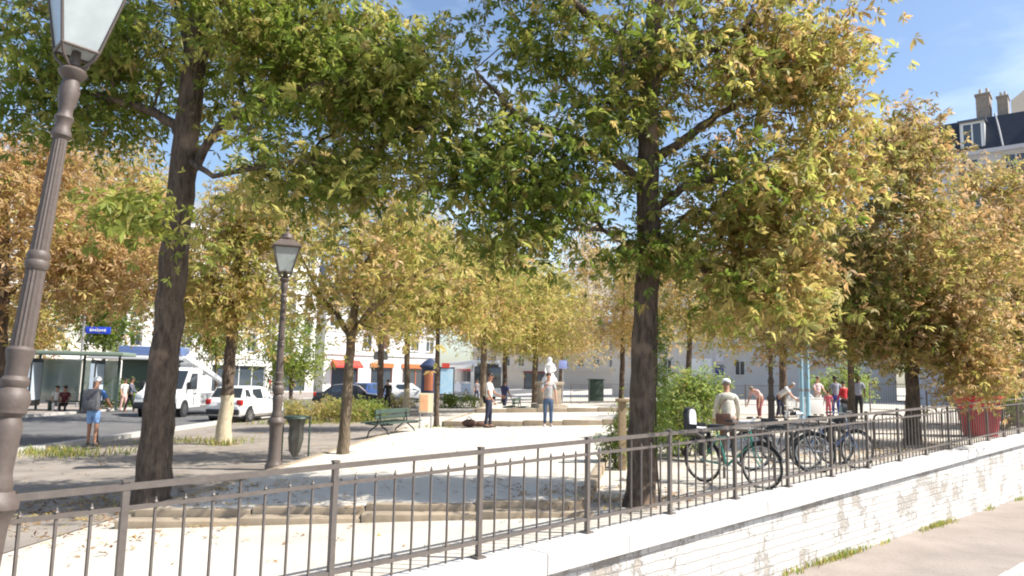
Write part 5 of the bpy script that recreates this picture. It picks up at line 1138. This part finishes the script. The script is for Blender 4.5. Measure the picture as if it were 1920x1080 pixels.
for px, d, w_, lab, pal in ((738, 47, 1.4, 'low hedge clump in front of the bus, left one', HP), (862, 46, 1.5, 'low hedge clump below the bus front', [(GRN, 2), (LGRN, 1), (YGR, 1)])):
    shrub('low_hedge', lab, at(px, d), [(0, 0, .35, w_, .5, .4, 50)], .2, 12, pal, 'low hedge clumps by the road')
shrub('hedge', 'green hedge behind the bus shelter bench', at(208, 41), [(0, 0, .8, 1.6, .6, .8, 80)], .2, 14, [(GRN, 2), (DGR, 1), (LGRN, 1)])
shrub('round_bush', 'pale green bush behind the person in red', at(1585, 39), [(0, 0, 1.3, 1.6, 1, 1.0, 90)], .22, 14, [(LGRN, 3), (FRESH, 2), (YGR, 2)])
shrub('planter_bush', 'green bush behind the red planter', at(1875, 23.5), [(0, 0, .9, .7, .5, .8, 60)], .15, 14, [(LGRN, 2), (GRN, 2), (YGR, 1)])
def grass(name, label, spots, hgt, pal, kind='stuff'):
    V = []; F = []; cols = []
    for (x, y, z, n, sp) in spots:
        for _ in range(n):
            px = x+random.gauss(0, sp[0]); py = y+random.gauss(0, sp[1]); a = random.random()*6.28; h = hgt*random.uniform(.4, 1.3); w_ = .008+.006*random.random(); l = h*random.uniform(.1, .7); o = len(V)
            zz = z(px, py); ca, sa = math.cos(a), math.sin(a)
            V += [(px-w_*ca, py-w_*sa, zz-.005), (px+w_*ca, py+w_*sa, zz-.005), (px+w_*.6*ca-sa*l*.4, py+w_*.6*sa+ca*l*.4, zz+h*.6), (px-sa*l, py+ca*l, zz+h)]; F.append((o, o+1, o+2, o+3)); c = random.choices([p[0] for p in pal], [p[1] for p in pal])[0]; cols += [(*c, 1)]*4
    me = bpy.data.meshes.new(name); me.from_pydata(V, [], F); at_ = me.color_attributes.new('tint', 'FLOAT_COLOR', 'POINT'); at_.data.foreach_set('color', np.array(cols, np.float32).ravel()); me.materials.append(LEAF)
    o = bpy.data.objects.new(name, me); C.objects.link(o); tag(o, label, 'grass', kind=kind); return o
zp = lambda x, y: zg(x)+.012
GP = [(LGRN, 1.3), (GRN, 1), (YGR, 1.6), (YEL, 1.2), ((.30, .24, .10), 1.6)]
grass('verge_grass', 'rough grass and weeds at the kerb and round the tree feet', [(G(px, d).x, d, zp, n, (sx, sy)) for px, d, n, sx, sy in ((80, 18.4, 300, .8, .35), (150, 18.0, 150, .9, .4), (120, 17.5, 150, .5, .3), (365, 21.3, 260, .9, .3), (418, 20.3, 150, .25, .2), (818, 25.2, 300, .45, .3), (715, 31, 200, .6, .3), (560, 30, 400, 1.2, .4))], .17, GP)
zw = lambda x, y: zs((Vector((x, y))-P0).dot(U))
sp_ = []
for s, n in ((8.6, 70), (9.2, 110), (9.8, 140), (10.5, 170), (11.1, 150), (11.6, 120), (12.4, 60), (14.2, 80), (15.0, 160), (15.8, 170), (16.5, 110), (19, 50), (22, 60)): p = fl(s, -.33); sp_.append((p.x, p.y, zw, n, (.22, .2)))
sp_ = [(x, y, z, n, (.18, .18)) for x, y, z, n, s in sp_]
def wall_grass():
    out = []
    for s0, n in ((9.0, 40), (9.8, 60), (10.5, 110), (11.1, 90), (12.4, 20), (14.6, 40), (15.3, 110), (15.9, 60), (19, 30), (22, 40)):
        for _ in range(n):
            p = fl(s0+random.gauss(0, .28), -.27-abs(random.gauss(0, .06))); out.append((p.x, p.y, zw, 1, (.001, .001)))
    return out
grass('wall_foot_weeds', 'thin weeds growing where the white wall meets the pavement', wall_grass(), .10, GP)
def litter():
    N = 3600; P = []; 
    while len(P) < N:
        m = random.random()
        if m < .35: x, y = random.gauss(8.2, 2.0), random.gauss(16.3, 2.0)
        elif m < .62: x, y = random.gauss(-5.4, 1.3), random.gauss(10.4, 1.1)
        elif m < .72: x, y = random.gauss(1.6, .8), random.gauss(10.6, .6)
        else: x, y = random.uniform(-11, 12), random.uniform(7, 30)
        if (Vector((x, y))-P0).dot(-NN) < .25: continue
        on = 0
        z = zg(x)+.02
        if 9.3 < y < 25.4 and -4.4+(y-9.3)*.068 < x < .98+(y-9.3)*.17: z = zg(x)+.145
        if y > 25.3 and -2.4 < x < 9.4: continue
        P.append((x, y, z))
    P = np.array(P); o = cloud_mesh('fallen_leaves', P, rng.uniform(.05, .11, N), tints(N, [(BRN, 2), (ORG, 1.5), (YEL, 1), ((.2, .1, .04), 2)]), None, K=3, upw=4, droop=.05)
    tag(o, 'brown fallen leaves scattered over the sand and at the tree feet', 'fallen leaves', kind='stuff')
litter()
tw.location = (c_.x, c_.y, zs(9.2)+.005); tw.rotation_euler = (0, 0, R(20)); tag(tw, 'dry twig lying on the pavement below the white wall', 'twig')
